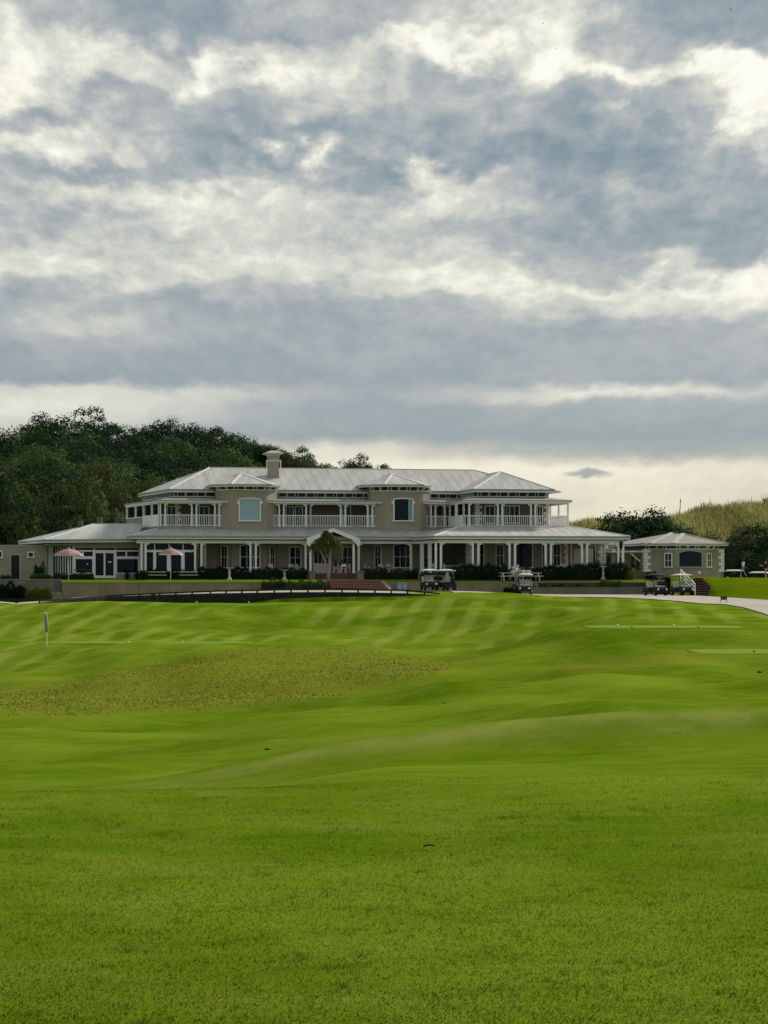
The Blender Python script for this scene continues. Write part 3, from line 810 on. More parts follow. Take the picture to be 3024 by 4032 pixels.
# upper balcony: posts, rails, doors
def brange(x0, x1, v, z0=ZS, z1=7.30): balustrade((U(x0, v), v), (U(x1, v), v), z0, z1)
PB = 8.36
for px, sd in ((631, ()), (650, (1,)), (755, (-1,)), (773, (1,)), (846, (-1,)), (863, (1,)), (1099, (-1,)), (1117, (1,)), (1205, (-1,)), (1223, (1,)), (1341, (-1,)), (1359, (1,)), (1448, (-1,)), (1466, (1,)), (1697, (-1,)), (1714, (1,)), (1751, (-1,))):
    post(U(px, 3.27), 3.27, ZS, PB, .14, sd, s=.21)
for x0, x1 in ((633, 648), (652, 753), (757, 771), (775, 844), (848, 861), (865, 896), (1068, 1097), (1101, 1115), (1119, 1203), (1207, 1221), (1225, 1339), (1343, 1357), (1361, 1446), (1450, 1464), (1468, 1494), (1670, 1695), (1699, 1712), (1716, 1749), (1753, 1770)): brange(x0, x1, 3.27)
for x0, x1 in ((627, 880), (1060, 1496), (1664, 1772)):
    mb = MB(); mb.box(U(x0, 3.2), U(x1, 3.2), 3.2, 3.34, PB, 8.52); mb.build('balcony_beam', 'white_paint', ROOT)
def bdoor(x0, x1, y0, y1, v=5.6, nx=2, ny=1, **k): return gwin(x0, x1, y0, y1, v, nx, ny, sill=False, **k)
for x0, x1 in ((660, 690), (786, 820), (1128, 1152), (1165, 1188), (1350, 1378), (1700, 1716), (1745, 1772)): bdoor(x0, x1, 1996, 2072, glass='glass_blue')
for x0, x1 in ((880, 900), (1052, 1068), (1480, 1498)): bdoor(x0, x1, 1996, 2040, 4.9, 1, 1)
quoins(U(690, 5.6), 5.6, ZS, 8.9, 1, .55, .3, .30)
# balcony roofs
zb0, zb1 = 8.74, 9.08
LE0, LE1 = Vector((U(623, 2.7), 2.7, zb0)), Vector((U(491, 17.5), 17.5, zb0))
LI0, LI1 = Vector((U(690, 5.6) + .05, 5.58, zb1)), Vector((U(566, 19) + .05, 19, zb1))
sheets([[LE0, Vector((U(912, 2.7), 2.7, zb0)), Vector((U(885, 5.58), 5.58, zb1)), LI0][::-1], [LE1, LE0, LI0, LI1][::-1],
        [Vector((U(1056, 2.7), 2.7, zb0)), Vector((U(1512, 2.7), 2.7, zb0)), Vector((U(1470, 5.58), 5.58, zb1)), Vector((U(1090, 5.58), 5.58, zb1))][::-1]], name='balcony_roof', m='gutter')
eave([LE1, LE0, Vector((U(912, 2.7), 2.7, zb0))], .10, .14)
eave([Vector((U(1056, 2.7), 2.7, zb0)), Vector((U(1512, 2.7), 2.7, zb0))], .10, .14)
# left end of the upper floor
a0, a1 = Vector((U(629, 3.2), 3.2, 0)), Vector((U(497, 17.2), 17.2, 0))
def along(px):
    # point on the skewed left side that falls on this picture column
    lo, hi = 0.0, 1.0
    for _ in range(40):
        t = (lo + hi) / 2; p = a0.lerp(a1, t); w = b2w(p.x, p.y); q = w.x / w.y * F + CX
        if q > px: lo = t
        else: hi = t
    return a0.lerp(a1, (lo + hi) / 2)
p565, p620 = along(565), along(622)
wallrun([tuple(a1.xy), tuple(p565.xy)], 5.2, 7.15, name='side_wall'); wallrun([tuple(p565.xy), tuple(a0.xy)], 5.2, 6.14, name='side_wall')
sd_ = (a0 - a1).normalized(); on = Vector((sd_.y, -sd_.x, 0))
def sidebox(xa, xb, z0, z1, off, th, m, name, par=None):
    p, q = along(xa) + on * off, along(xb) + on * off; mb = MB(); wallseg(mb, p, q, z0, z1, th); return mb.build(name, m, par or ROOT)
sp_ = sidebox(566, 622, 6.16, 7.32, .02, .05, 'white_paint', 'screen_panel')
for k in range(12):
    xx = 567 + k * 4.6; p = along(xx) + on * .03; q = along(xx + 3.2) + on * .03; mb = MB(); wallseg(mb, p, q, 6.2, 7.25, .03); mb.build('slat', 'white_paint', sp_)
for xa, xb in ((507, 529), (540, 561), (572, 594), (602, 619)): sidebox(xa, xb, 7.30 if xa > 566 else 7.25, 8.34, -.04, .02, 'glass_dark', 'pane')
for px in (500, 534, 565, 598, 626):
    p = along(px); post(p.x, p.y, 7.15 if px < 560 else 6.1, 8.5, .18)
sidebox(497, 627, 8.36, 8.55, .05, .14, 'white_paint', 'balcony_beam'); sidebox(497, 563, 7.15, 7.24, .08, .2, 'white_paint', 'sill')
# main roof
ze, zr = 9.88, 12.38
m0 = 5.0
mFL = Vector((U(667, m0), m0, ze)); mBL = Vector((U(544, 20), 20, ze)); rL = Vector((U(826, 12.5), 12.5, zr)); rR = Vector((U(1869, 12.5), 12.5, zr))
mFR = Vector((rR.x + 7.2, m0, ze)); mBR = Vector((rR.x + 7.2, 20, ze))
s1 = Vector((U(699, 18.5), 18.5, Zl(699, 1884, 18.5))); s2 = Vector((U(730, 16), 16, Zl(730, 1880, 16)))
sheets([[mFL, mFR, rR, rL][::-1], [mFL, rL, s2], [mFL, s2, s1], [mFL, s1, mBL], [mFR, mBR, rR][::-1], [mBR, mBL, s1, s2, rL, rR][::-1]])
caps([(mFL, rL), (rL, rR), (rR, mFR), (s1, s2)])
VXu = U(1803, m0)
eave([mBL, mFL, Vector((VXu, m0, ze))])
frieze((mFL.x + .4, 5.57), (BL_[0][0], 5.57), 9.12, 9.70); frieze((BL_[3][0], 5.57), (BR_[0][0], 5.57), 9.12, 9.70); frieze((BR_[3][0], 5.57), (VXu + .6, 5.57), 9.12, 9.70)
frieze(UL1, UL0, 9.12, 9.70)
# bay roofs
for B, ap, l, r, fl, fr in ((BL_, (951, 1864), 831, 1107, 911, 1067), (BR_, (1545, 1866), 1427, 1699, 1514, 1668)):
    zb = Zl(980, 1906, 1.7) if B is BL_ else Zl(1585, 1907, 1.7)
    A = Vector((U(ap[0], 6.0), 6.0, Zl(ap[0], ap[1], 6.0))); fl_ = Vector((U(fl, 1.7), 1.7, zb)); fr_ = Vector((U(fr, 1.7), 1.7, zb))
    l_ = Vector((U(l, 3.6), 3.6, zb)); r_ = Vector((U(r, 3.6), 3.6, zb)); lb = Vector((l_.x, 8.0, zb)); rb = Vector((r_.x, 8.0, zb)); Ab = Vector((A.x, 10, A.z))
    br = sheets([[fl_, fr_, A][::-1], [l_, fl_, A][::-1], [fr_, r_, A][::-1], [lb, l_, A, Ab][::-1], [r_, rb, Ab, A][::-1]], name='bay_roof')
    caps([(fl_, A), (fr_, A), (A, Ab)], parent=br)
    eave([lb, l_, fl_, fr_, r_, rb], .12, .12, parent=br)
    zf1 = zb - .26; zf0 = Zl(980, 1930, 2.4)
    for p, q in zip(B[:-1], B[1:]): frieze(p, q, zf0, zf1, off=.035)
# chimney
cu = U(1077, 9.5); cz = Zl(1077, 1880, 9.5)
ch = empty('chimney'); ch.parent = ROOT
mb = MB(); w = .50
mb.box(cu - w, cu + w, 9.0, 10.2, 11.0, 13.0); mb.build('chimney_shaft', 'render_wall', ch)
mb = MB(); mb.box(cu - w - .03, cu + w + .03, 8.97, 10.23, 13.002, 13.45); mb.build('chimney_band', 'render_wall', ch)
mb = MB(); mb.box(cu - w - .06, cu + w + .06, 8.94, 10.26, 12.93, 12.998); mb.build('chimney_moulding', 'white_paint', ch)
mb = MB()
vs = []
for k, (e, z) in enumerate(((.04, 13.452), (.14, 13.58), (.44, 13.66), (.46, 13.76), (.2, 13.86), (-.04, 13.95), (-.2, 14.0))):
    vs += [(cu - w - e, 9.0 - e, z), (cu + w + e, 9.0 - e, z), (cu + w + e, 10.2 + e, z), (cu - w - e, 10.2 + e, z)]
fs = [(3, 2, 1, 0), (24, 25, 26, 27)] + [(4 * i + j, 4 * i + (j + 1) % 4, 4 * i + 4 + (j + 1) % 4, 4 * i + 4 + j) for i in range(6) for j in range(4)]
mb.add(vs, fs); mb.build('chimney_cap', 'render_pale', ch)
for s in (-1, 1):
    mb = MB(); mb.box(cu + s * .72 - .04, cu + s * .72 + .04, 9.3, 9.4, 11.4, 13.05); mb.beam((cu + s * .5, 9.35, 12.9), (cu + s * .72, 9.35, 12.9), .06, .06); mb.build('flue_pipe', 'white_paint', ch)

# ---- right wing
wv, wb, wp_ = -.7, -3.1, -8.5
# lower: walls
wallrun([(U(1838, -3.1), 3.4), (U(1838, -3.1), -3.1)], ZF, 6.1, m='shaded_render')
wallrun([(U(1838, -3.1), -3.1), (U(2236, -3.1), -3.1)], ZF, 6.1)
quoins(U(1838, -3.1), -3.1, ZF, 4.9, 1, .62, .38, .33); quoins(U(2236, -3.1), -3.1, ZF, 4.9, -1, .42, .24, .33)
wallrun([(U(2236, -3.1), -3.1), (U(2236, -3.1), 1.5)], ZF, 6.1)
mb = MB(); mb.box(U(2236, -3.1) - .2, U(2352, 1.5), 1.5, 1.8, ZF, 5.2); mb.build('wall', 'render_wall', ROOT)
dp = MB(); dp.box(U(2258, 1.4), U(2336, 1.4), 1.38, 1.48, ZF, 4.05); dpo = dp.build('garage_door', 'white_paint', ROOT)
mb = MB(); mb.box(U(2336.5, 1.4), U(2342, 1.4), 1.36, 1.48, ZF, 4.2); mb.build('gap_shade', 'dark_timber', dpo)  # dark strip painted in for the shade of the gap beside the door
for k in range(9):
    x0 = U(2258, 1.4) + k * (U(2336, 1.4) - U(2258, 1.4)) / 9; mb = MB(); mb.box(x0 + .012, x0 + .20, 1.355, 1.378, ZF + .05, 4.0); mb.build('panel', 'white_paint', dpo)
wallrun([(U(2352, .8), .8), (U(2374, .8), .8)], ZF, 5.2); quoins(U(2374, .8), .8, ZF, 4.5, -1, .55, .32, .33)
# wing lower roof
e0 = -9.1; zw0, zw1 = 5.12, 6.22
wFL = Vector((U(1709, e0), e0, zw0)); wFR = Vector((U(2481, e0), e0, zw0)); wTL = Vector((U(1822, -3.1), -3.15, zw1)); wTR = Vector((U(2240, -3.1), -3.15, zw1))
wSL = Vector((U(1622, ye), ye, zw0)); wSLt = Vector((U(1735, yt), yt, 6.0)); wBR = Vector((wFR.x, 6, zw0)); wTBR = Vector((wTR.x, 6, zw1))
sheets([[wFL, wFR, wTR, wTL][::-1], [wSL, wFL, wTL, wSLt][::-1], [wFR, wBR, wTBR, wTR][::-1]])
caps([(wFL, wTL), (wFR, wTR)]); eave([wSL, wFL, wFR, wBR])
mb = MB(); mb.box(wFL.x + .5, wFR.x - .5, wp_ - .09, wp_ + .09, 4.42, 4.72); mb.build('verandah_beam', 'white_paint', ROOT)
mb = MB(); mb.box(wFL.x + .5, wFR.x - .4, e0 + .3, -3.2, 4.84, 4.90); mb.build('verandah_ceiling', 'dark_frieze', ROOT)  # ceiling coloured near black to deepen the recess shade
mb = MB(); mb.box(wFL.x + .3, wFR.x - .3, wp_ - .35, -3.1, .4, ZF); mb.build('verandah_floor', 'floor_tile', ROOT)
sv0, sv1 = Vector((U(1622, 0) + .2, 0, 0)), Vector((wFL.x + .6, wp_, 0))
mb = MB(); mb.beam(sv0 + Vector((0, 0, 4.57)), sv1 + Vector((0, -.1, 4.57)), .17, .29); mb.build('verandah_beam', 'white_paint', ROOT)
for t in (.30, .36, .62, .68): p = sv0.lerp(sv1, t); post(p.x, p.y, ZF, 4.42, .19)
for px, sd in ((1716, ()), (1736, (1,)), (1861, (-1,)), (1883, (1,)), (2006, (-1,)), (2027, (1,)), (2148, (-1,)), (2169, (1,)), (2291, (-1,)), (2311, (1,)), (2434, (-1,)), (2453, ())):
    post(U(px, wp_), wp_, ZF, 4.42, .19, sd)
for px in (2249, 2380): post(U(px, -1), -1, ZF, 4.84, .19)
gwin(1890, 1903, 2146, 2228, -3.1, 1, 2, .05); gwin(1955, 1980, 2148, 2227, -3.1, 2, 2, .06)
gwin(2034, 2094, 2145, 2232, -3.1, 1, 1, .16, glass='glass_blue'); gwin(2137, 2147, 2148, 2228, -3.1, 1, 2, .05); gwin(2180, 2204, 2148, 2226, -3.1, 2, 2, .06)
mb = MB(); a_ = U(1838, -3.1); 
# upper wing
mb = MB(); mb.prism([(U(1770, 3.2), 3.2, 5.6), (U(1823, -3.1), -3.1, 5.6), (U(2240, -3.1), -3.1, 5.6), (U(2240, -3.1), 5.6, 5.6), (U(1770, 3.2), 5.6, 5.6)][::-1], (0, 0, ZS - 5.6)); mb.build('balcony_deck', 'render_wall', ROOT)
wallrun([(U(1874, wv), 5.4), (U(1874, wv), wv), (U(2160, wv), wv), (U(2160, wv), 5.4)], ZS, 9.72, m='shaded_render')
quoins(U(1874, wv), wv, ZS, 8.9, 1, .62, .36, .30); quoins(U(2160, wv), wv, ZS, 8.9, -1, .50, .28, .30)
for px, sd in ((1826, ()), (1848, (1,)), (1961, (-1,)), (1978, (1,)), (2091, (-1,)), (2108, (1,)), (2237, ())): post(U(px, wb), wb + .07, ZS, PB, .14, sd, s=.21)
for x0, x1 in ((1828, 1846), (1850, 1959), (1963, 1976), (1980, 2089), (2093, 2106), (2110, 2235)): balustrade((U(x0, wb), wb + .07), (U(x1, wb), wb + .07), ZS, 7.22, .20)
q0, q1 = Vector((U(1770, 3.27), 3.27, 0)), Vector((U(1823, wb) + .05, wb + .1, 0))
for t in (.02, .45, .55): p = q0.lerp(q1, t); post(p.x, p.y, ZS, PB, .14)
balustrade(q0, q0.lerp(q1, .44), ZS, 7.25, .2); balustrade(q0.lerp(q1, .56), q1, ZS, 7.25, .2)
ru = U(2237, wb)
for y_ in (0.2, 3.2): post(ru, y_, ZS, PB, .14)
balustrade((ru, wb + .2), (ru, 3.1), ZS, 7.2, .22)
mb = MB(); mb.box(U(1823, wb), ru + .09, wb, wb + .14, PB, 8.52); mb.box(ru - .07, ru + .075, wb + .142, 4, PB, 8.52); mb.beam(q0 + Vector((0, 0, 8.44)), q1 + Vector((0, 0, 8.44)), .12, .15); mb.build('balcony_beam', 'white_paint', ROOT)
we = wb - .5
cFL = Vector((U(1823, we), we, zb0)); cFR = Vector((U(2252, we), we, zb0)); cIL = Vector((U(1874, wv), wv, zb1)); cIR = Vector((U(2160, wv), wv, zb1)); cSL = Vector((U(1768, 2.7), 2.7, zb0)); cSI = Vector((U(1874, wv), 5.5, zb1))
sheets([[cFL, cFR, cIR, cIL][::-1], [cSL, cFL, cIL, cSI][::-1], [cFR, Vector((cFR.x, 5, zb0)), Vector((cIR.x, 5, zb1)), cIR][::-1], [Vector((U(1664, 2.7), 2.7, zb0)), cSL, cSI, Vector((U(1690, 5.58), 5.58, zb1))][::-1]], name='balcony_roof', m='gutter')
eave([Vector((U(1660, 2.7), 2.7, zb0)), cSL, cFL, cFR, Vector((cFR.x, 5, zb0))], .10, .14)
for x0, x1 in ((1912, 1945), (1985, 2004), (2008, 2042), (2116, 2134)): bdoor(x0, x1, 1994, 2058, wv, 2, 1, glass='glass_blue')
# wing top roof
te = -1.35
tFL = Vector((U(1864, te), te, ze)); tFR = Vector((U(2183, te), te, ze)); tA = Vector((U(1972, 5.0), 5.0, Zl(1972, 1857, 5.0))); tB = Vector((U(1912, 12.4), 12.4, tA.z)); tVL = Vector((VXu, m0, ze)); tBR = Vector((tFR.x, 14, ze))
sheets([[tFL, tFR, tA][::-1], [tVL, tFL, tA, tB][::-1], [tFR, tBR, tB, tA][::-1]])
caps([(tFL, tA), (tFR, tA), (tA, tB)]); eave([tVL, tFL, tFR, tBR])
frieze((U(1874, wv) + .03, wv), (U(2160, wv) - .03, wv), 9.12, 9.70); frieze((U(1874, wv), 5.2), (U(1874, wv), wv), 9.12, 9.70)

# standing seams on the iron roofs, downpipes
def seams(pl, pr, tl, tr, step=.92):
    # from the eave pl-pr straight up the slope to the outline pl-tl-tr-pr
    pl, pr, tl, tr = map(Vector, (pl, pr, tl, tr)); u = pl.x + step * .6
    while u < pr.x - .3:
        if u < tl.x: f = (u - pl.x) / (tl.x - pl.x); top = pl.lerp(tl, f)
        elif u > tr.x: f = (pr.x - u) / (pr.x - tr.x); top = pr.lerp(tr, f)
        else: top = tl.lerp(tr, (u - tl.x) / (tr.x - tl.x))
        bot = pl.lerp(pr, (u - pl.x) / (pr.x - pl.x)); top.x = bot.x
        if (top - bot).length > .3:
            mb = MB(); mb.beam(bot + Vector((0, 0, .004)), top + Vector((0, 0, .004)), .035, .016); mb.build('roof_seam', 'roof_iron', ROOT)
        u += step
seams(mFL, mFR, rL, rR); seams(VL, VR, VLt, VRt); seams(wFL, wFR, wTL, wTR); seams(tFL, tFR, tA, tA + Vector((.01, 0, 0)))
def downpipe(px, v, y0, y1):
    p = Vector((U(px, v), v - .06, 0)); mb = MB(); mb.tube([p + Vector((0, 0, Zl(px, y1, v))), p + Vector((0, 0, Zl(px, y0, v)))], .045, 8); mb.build('downpipe', 'gutter', ROOT)
downpipe(1060, 3.0, 1932, 2084); downpipe(1690, 3.2, 1932, 2084); downpipe(858, 3.5, 1932, 2084); downpipe(1223, 3.1, 1984, 2092); downpipe(627, 2.95, 1976, 2084); downpipe(1824, -3.3, 1976, 2064)
# ---- glazed dining annex, left
annex = empty('dining_annex', BO, TH, 'low white-framed glazed dining wing with pale hip roof on the left end of the clubhouse', 'building')
ROOT = annex
av = 2.0; za = 4.80
aFL = Vector((U(176, av), av, za)); aFR = Vector((U(545, av), av, za + .1)); aBL = Vector((U(72, 16), 16, za)); aRL = Vector((U(372, 8.5), 8.5, Zl(372, 2063, 8.5))); aRR = Vector((U(560, 8.5), 8.5, aRL.z))
sheets([[aFL, aFR, aRR, aRL][::-1], [aBL, aFL, aRL][::-1], [aBL, aRL, aRR, Vector((aRR.x, 16, za))]])
caps([(aFL, aRL), (aBL, aRL), (aRL, aRR)]); eave([aBL, aFL, aFR])
AF = 1.02
mb = MB(); mb.box(U(288, 2.9), U(553, 2.9), 2.86, 3.3, 4.0, 4.74); mb.build('wall', 'render_wall', ROOT)
glazed(288, 550, 2141, 2258, 2.9, [(296, 369, 2144, 2166), (373, 453, 2143, 2166), (456, 546, 2142, 2166), (298, 323, 2172, 2190), (330, 365, 2172, 2190), (459, 494, 2172, 2190), (501, 546, 2172, 2190), (298, 363, 2201, 2255), (461, 543, 2201, 2255)], par=annex)
dw = glazed(369, 456, 2170, 2276, 2.84, [(376, 408, 2178, 2266), (415, 447, 2178, 2266)], 'door', par=annex)
mb = MB(); mb.box(U(426, 2.8), U(438, 2.8), 2.808, 2.82, Zl(430, 2216, 2.8), Zl(430, 2210, 2.8)); mb.build('door_notice', 'white_canvas', dw)
mb = MB(); mb.box(U(342, 2.8), U(347, 2.8), 2.85, 2.88, Zl(345, 2224, 2.8), Zl(345, 2219, 2.8)); mb.build('sticker', 'white_canvas', ROOT)
mb = MB(); mb.box(U(288, 2.9), U(369, 2.9), 2.86, 3.2, .85, Zl(330, 2258, 2.9) - .003); mb.box(U(457, 2.9), U(550, 2.9), 2.86, 3.2, .85, Zl(500, 2258, 2.9) - .003); mb.build('plinth', 'render_wall', ROOT)
# canted lattice bay
cp, cq = (U(206, 6.2), 6.2), (U(288, 2.95), 2.95)
wallrun([cp, cq], AF - .2, 4.6, m='white_paint', name='lattice_wall'); ang = math.atan2(cq[1] - cp[1], cq[0] - cp[0]); Lc = math.hypot(cq[0] - cp[0], cq[1] - cp[1])
dn = Vector((math.sin(ang), -math.cos(ang)))
for k in range(8):
    t = (.08 + k * .118) * Lc; x, y = cp[0] + math.cos(ang) * t + dn.x * .02, cp[1] + math.sin(ang) * t + dn.y * .02
    for z0, z1 in ((1.5, 3.25), (3.45, 4.35)):
        mb = MB(); mb.box(0, .20, -.01, 0, z0, z1); mb.build('pane', 'glass_dark', ROOT, (x, y, 0), ang)
wallrun([(U(200, 12), 12), cp], AF - .2, 4.6)
mb = MB(); mb.box(U(188, 6), U(207, 6), 5.7, 6.25, AF - .2, 4.5); mb.build('column', 'white_paint', ROOT)
mb = MB(); mb.box(U(176, 4), U(292, 4), 2.6, 6.4, 4.25, 4.36); mb.build('soffit', 'gutter', ROOT)
for px, py in ((316, 2056), (393, 2040), (463, 2040)):
    mb = MB(); p = Vector((U(px, 9.5), 9.5, Zl(px, py, 9.5)))
    mb.lathe([(.26, -1.0), (.26, -.12), (.24, -.11), (.24, -.06), (.31, -.05), (.31, 0.05), (.02, .09)], 12, p); mb.build('roof_vent', 'vent_green', ROOT, smooth=False)

# ---- flat outbuilding, far left
shed = empty('outbuilding', BO, TH, 'flat-roofed taupe outbuilding with a dark doorway left of the glazed dining wing', 'building')
ROOT = shed
ov = 5.0
mb = MB(); mb.box(U(-260, ov), U(186, ov), ov, ov + 6, .7, Zl(90, 2150, ov)); mb.build('wall', 'render_wall', ROOT)
mb = MB(); mb.box(U(-260, ov) - .05, U(186, ov) + .05, ov - .05, ov + 6.05, Zl(90, 2150, ov) + .002, Zl(90, 2146, ov)); mb.build('parapet', 'render_pale', ROOT)
gwin(112, 130, 2176, 2192, ov, 1, 1, glass='glass_blue'); gwin(-8, 6, 2172, 2193, ov, 1, 1, glass='glass_blue')
mb = MB(); a_, b_ = U(44, ov), U(76, ov); mb.box(a_ - .08, b_ + .16, ov - .06, ov - .004, .8, Zl(60, 2185, ov) + .1); mb.build('door_frame', 'render_pale', ROOT)
mb = MB(); mb.box(a_, b_, ov - .075, ov - .062, .82, Zl(60, 2186, ov)); mb.build('door', 'dark_timber', ROOT)

# ---- pro shop, right
shop = empty('golf_shop', BO, TH, 'small taupe pavilion with brown-grey hip roof, white quoins and arched picture window', 'building')
ROOT = shop
sv = -4.0; SB = 1.12
def SZ(y): return Zl(2650, y, sv)
sx0, sx1 = U(2536, sv), U(2850, sv)
wallrun([(sx0, 6), (sx0, sv), (sx1, sv), (sx1, 6)], SB - .3, SZ(2150))
bx = [(U(2607, sv), sv - .003), (U(2657, sv - .8), sv - .8), (U(2773, sv - .8), sv - .8), (U(2808, sv), sv - .003)]
wallrun(bx, SB - .3, SZ(2151), name='bay_wall')
quoins(sx0, sv, SZ(2252), SZ(2158), 1, .68, .42, .32); quoins(sx1, sv, SZ(2252), SZ(2158), -1, .55, .32, .32)
gwin(2673, 2762, 2178, 2231, sv - .8, 1, 1, .22, glass='glass_blue', frame='render_pale'); cant(bx, -1, 2622, 2646, 2182, 2231, w=.62); cant(bx, 1, 2780, 2790, 2182, 2231, w=.55)
et = sv - .85; zse = Zl(2700, 2140, et)
sFL, sFR = Vector((U(2528, et), et, zse)), Vector((U(2868, et), et, zse)); sA = Vector((U(2645, 1.5), 1.5, Zl(2645, 2099, 1.5))); sA2 = Vector((U(2690, 1.0), 1.0, Zl(2690, 2102, 1.0)))
sBL, sBR = Vector((sFL.x, 8, zse)), Vector((sFR.x, 8, zse))
sheets([[sFL, sFR, sA2, sA][::-1], [sBL, sFL, sA][::-1], [sFR, sBR, sA2][::-1], [sBR, sBL, sA, sA2][::-1]], m='shop_roof')
sM = Vector((U(2652, et), et, zse))
caps([(sFL + Vector((0, 0, .02)), sA), (sA, sA2), (sFR, sA2)], .25, m='shop_roof')
caps([(sM + Vector((0, 0, .03)), sA2 + Vector((0, 0, .03)))], .42, m='shop_strip')
caps([(Vector((U(2560, et), et, zse)) + Vector((0, 0, .03)), sA + Vector((0, 0, .03)))], .34, m='shop_strip')
eave([sBL, sFL, sFR, sBR], .10, .12)
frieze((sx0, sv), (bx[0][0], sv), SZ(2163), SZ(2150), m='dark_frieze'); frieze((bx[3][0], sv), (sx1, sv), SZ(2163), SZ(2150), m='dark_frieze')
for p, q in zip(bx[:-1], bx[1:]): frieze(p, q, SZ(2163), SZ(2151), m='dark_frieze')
# its left side: doorway, brace, windows
def lbox(y0, y1, z0, z1, m, name, t=.03): mb = MB(); mb.box(sx0 - t, sx0 - .003, y0, y1, z0, z1); return mb.build(name, m, ROOT)
lbox(3.2, 5.4, SB, 3.4, 'dark_timber', 'doorway'); lbox(-2.6, -1.7, 1.9, 3.2, 'glass_dark', 'window'); lbox(-.9, 0.0, 1.9, 3.2, 'glass_dark', 'window')
lbox(sv + .01, 5.9, SZ(2163), SZ(2151), 'dark_frieze', 'frieze'); lbox(sv + .3, 5.8, 3.55, 3.72, 'white_paint', 'beam', .12)
for y0 in (-3.2, 1.0):
    mb = MB(); mb.beam((sx0 - .12, y0, 2.7), (sx0 - 1.2, y0 + .1, 3.62), .12, .14); mb.build('brace', 'white_paint', ROOT)
mb = MB(); mb.box(sx0 - 1.3, sx0 - .05, -3.6, 5.0, 3.64, 3.76); mb.build('awning', 'white_paint', ROOT)
# covered link between the two
lnk = empty('covered_walkway', BO, TH, 'covered link with pale wall and white fascia between the clubhouse and the small pavilion', 'walkway')
ROOT = lnk
mb = MB(); mb.box(U(2376, 4.5), U(2500, 4.5), 4.5, 4.8, ZF - .6, 4.25); mb.build('wall', 'render_pale', ROOT)
mb = MB(); mb.box(U(2380, 3.6), sx0 - 1.4, 3.4, 5.4, 4.26, 4.34); mb.build('roof', 'shop_roof', ROOT)
mb = MB(); mb.box(U(2380, 3.6), sx0 - 1.4, 3.32, 3.398, 4.06, 4.36); mb.build('fascia', 'white_paint', ROOT)
mb = MB(); mb.box(U(2391, 4.4), U(2401, 4.4), 4.45, 4.498, ZF - .4, 3.3); mb.build('door', 'cloth_navy', ROOT)
for px in (2414, 2420): post(U(px, 3.6), 3.6, 1.0, 4.05, .14)
# ------------------------------------------------------------------ terrace, walls, paths
site = BO
def blocal(name, mb, m, label, cat=None, kind=None, **k):
    o = mb.build(name, m, None, BO, TH, **k); tag(o, label, cat, None, kind); return o
TV = -12.0; TZ = .93
mb = MB(); mb.prism([(U(-700, TV), TV + 1.5, -.9), (U(243, TV), TV + 1.5, -.9), (U(243, TV), TV + 2.5, -.9), (U(2566, TV), TV + 2.5, -.9), (U(2750, 2), 2, -.9), (U(3600, 2), 16, -.9), (U(3600, 2), 20, -.9), (U(-700, TV), 22, -.9)][::-1], (0, 0, TZ + .9))
blocal('terrace_lawn', mb, 'lawn', 'level lawn terrace in front of the clubhouse', kind='structure')
mb = MB(); mb.add([(U(243, TV), TV, TZ - .17), (U(2566, TV), TV, TZ - .17), (U(2566, TV), TV + 2.52, TZ + .004), (U(243, TV), TV + 2.52, TZ + .004)], [(0, 1, 2, 3)])
mb.add([(U(243, TV), TV, -.9), (U(2566, TV), TV, -.9), (U(2566, TV), TV, TZ - .17), (U(243, TV), TV, TZ - .17)], [(0, 1, 2, 3)]); mb.add([(U(2566, TV), TV, -.9), (U(2566, TV), TV + 2.5, -.9), (U(2566, TV), TV + 2.52, TZ), (U(2566, TV), TV, TZ - .17)], [(0, 1, 2, 3)])
blocal('terrace_edge', mb, 'lawn', 'gently sloping bright lawn strip along the top of the retaining walls', kind='structure')
def rwall(name, x0, x1, v, z0, z1, th, m, label, coping='coping', panels=0):
    e = empty(name, BO, TH, label, 'wall')
    a, b = U(x0, v), U(x1, v)
    n = max(1, panels); L = (b - a) / n
    for k in range(n):
        mb = MB(); mb.box(a + k * L + .012, a + (k + 1) * L - .012, v, v + th, z0, z1); mb.build('wall_bay', m, e)
    if coping: mb = MB(); mb.box(a - .03, b + .03, v - .05, v + th + .05, z1 + .002, z1 + .09); mb.build('coping', coping, e)
    return e
rwall('retaining_wall', 243, 1290, TV - .35, -1.2, TZ - .28, .30, 'retaining', 'long stained tan retaining wall left of the red garden steps', panels=7)
rwall('retaining_wall', 1497, 2120, TV - .35, -1.2, TZ - .28, .30, 'retaining', 'stained tan retaining wall between the red steps and the parked carts', panels=4)
rwall('retaining_wall', 2122, 2566, TV - .35, -1.2, TZ - .28, .30, 'mossy_wall', 'dark mossy upper retaining wall behind the low grey wall', panels=3)
rwall('planter_wall', 2050, 2566, TV - 1.5, -1.2, Zl(2300, 2316, TV - 1.5), .28, 'retaining_grey', 'low grey rendered wall along the path below the mossy wall', 'retaining_grey', panels=4)
rwall('retaining_wall', -500, 241, TV + 1.2, -1.2, TZ + .0, .30, 'retaining_grey', 'shaded grey retaining wall behind the bushes at the far left', panels=4)
mb = MB(); mb.box(U(2050, TV - 1.2), U(2566, TV - 1.2), TV - 1.21, TV - .36, -1, Zl(2300, 2318, TV - 1.2)); blocal('planting_bed', mb, 'soil', 'soil bed behind the low grey wall', kind='structure')
e = empty('wall_buttress', BO, TH, 'sloping tan buttress at the left end of the long retaining wall', 'wall')
mb = MB(); a, b = U(204, TV - .9), U(246, TV - .9); z = Zl(220, 2331, TV - .9)
mb.prism([(a, TV - .9, -1.2), (b + .25, TV - .9, -1.2), (b - .15, TV - .9, z), (a, TV - .9, z)], (0, 2.0, 0)); mb.build('block', 'retaining', e)
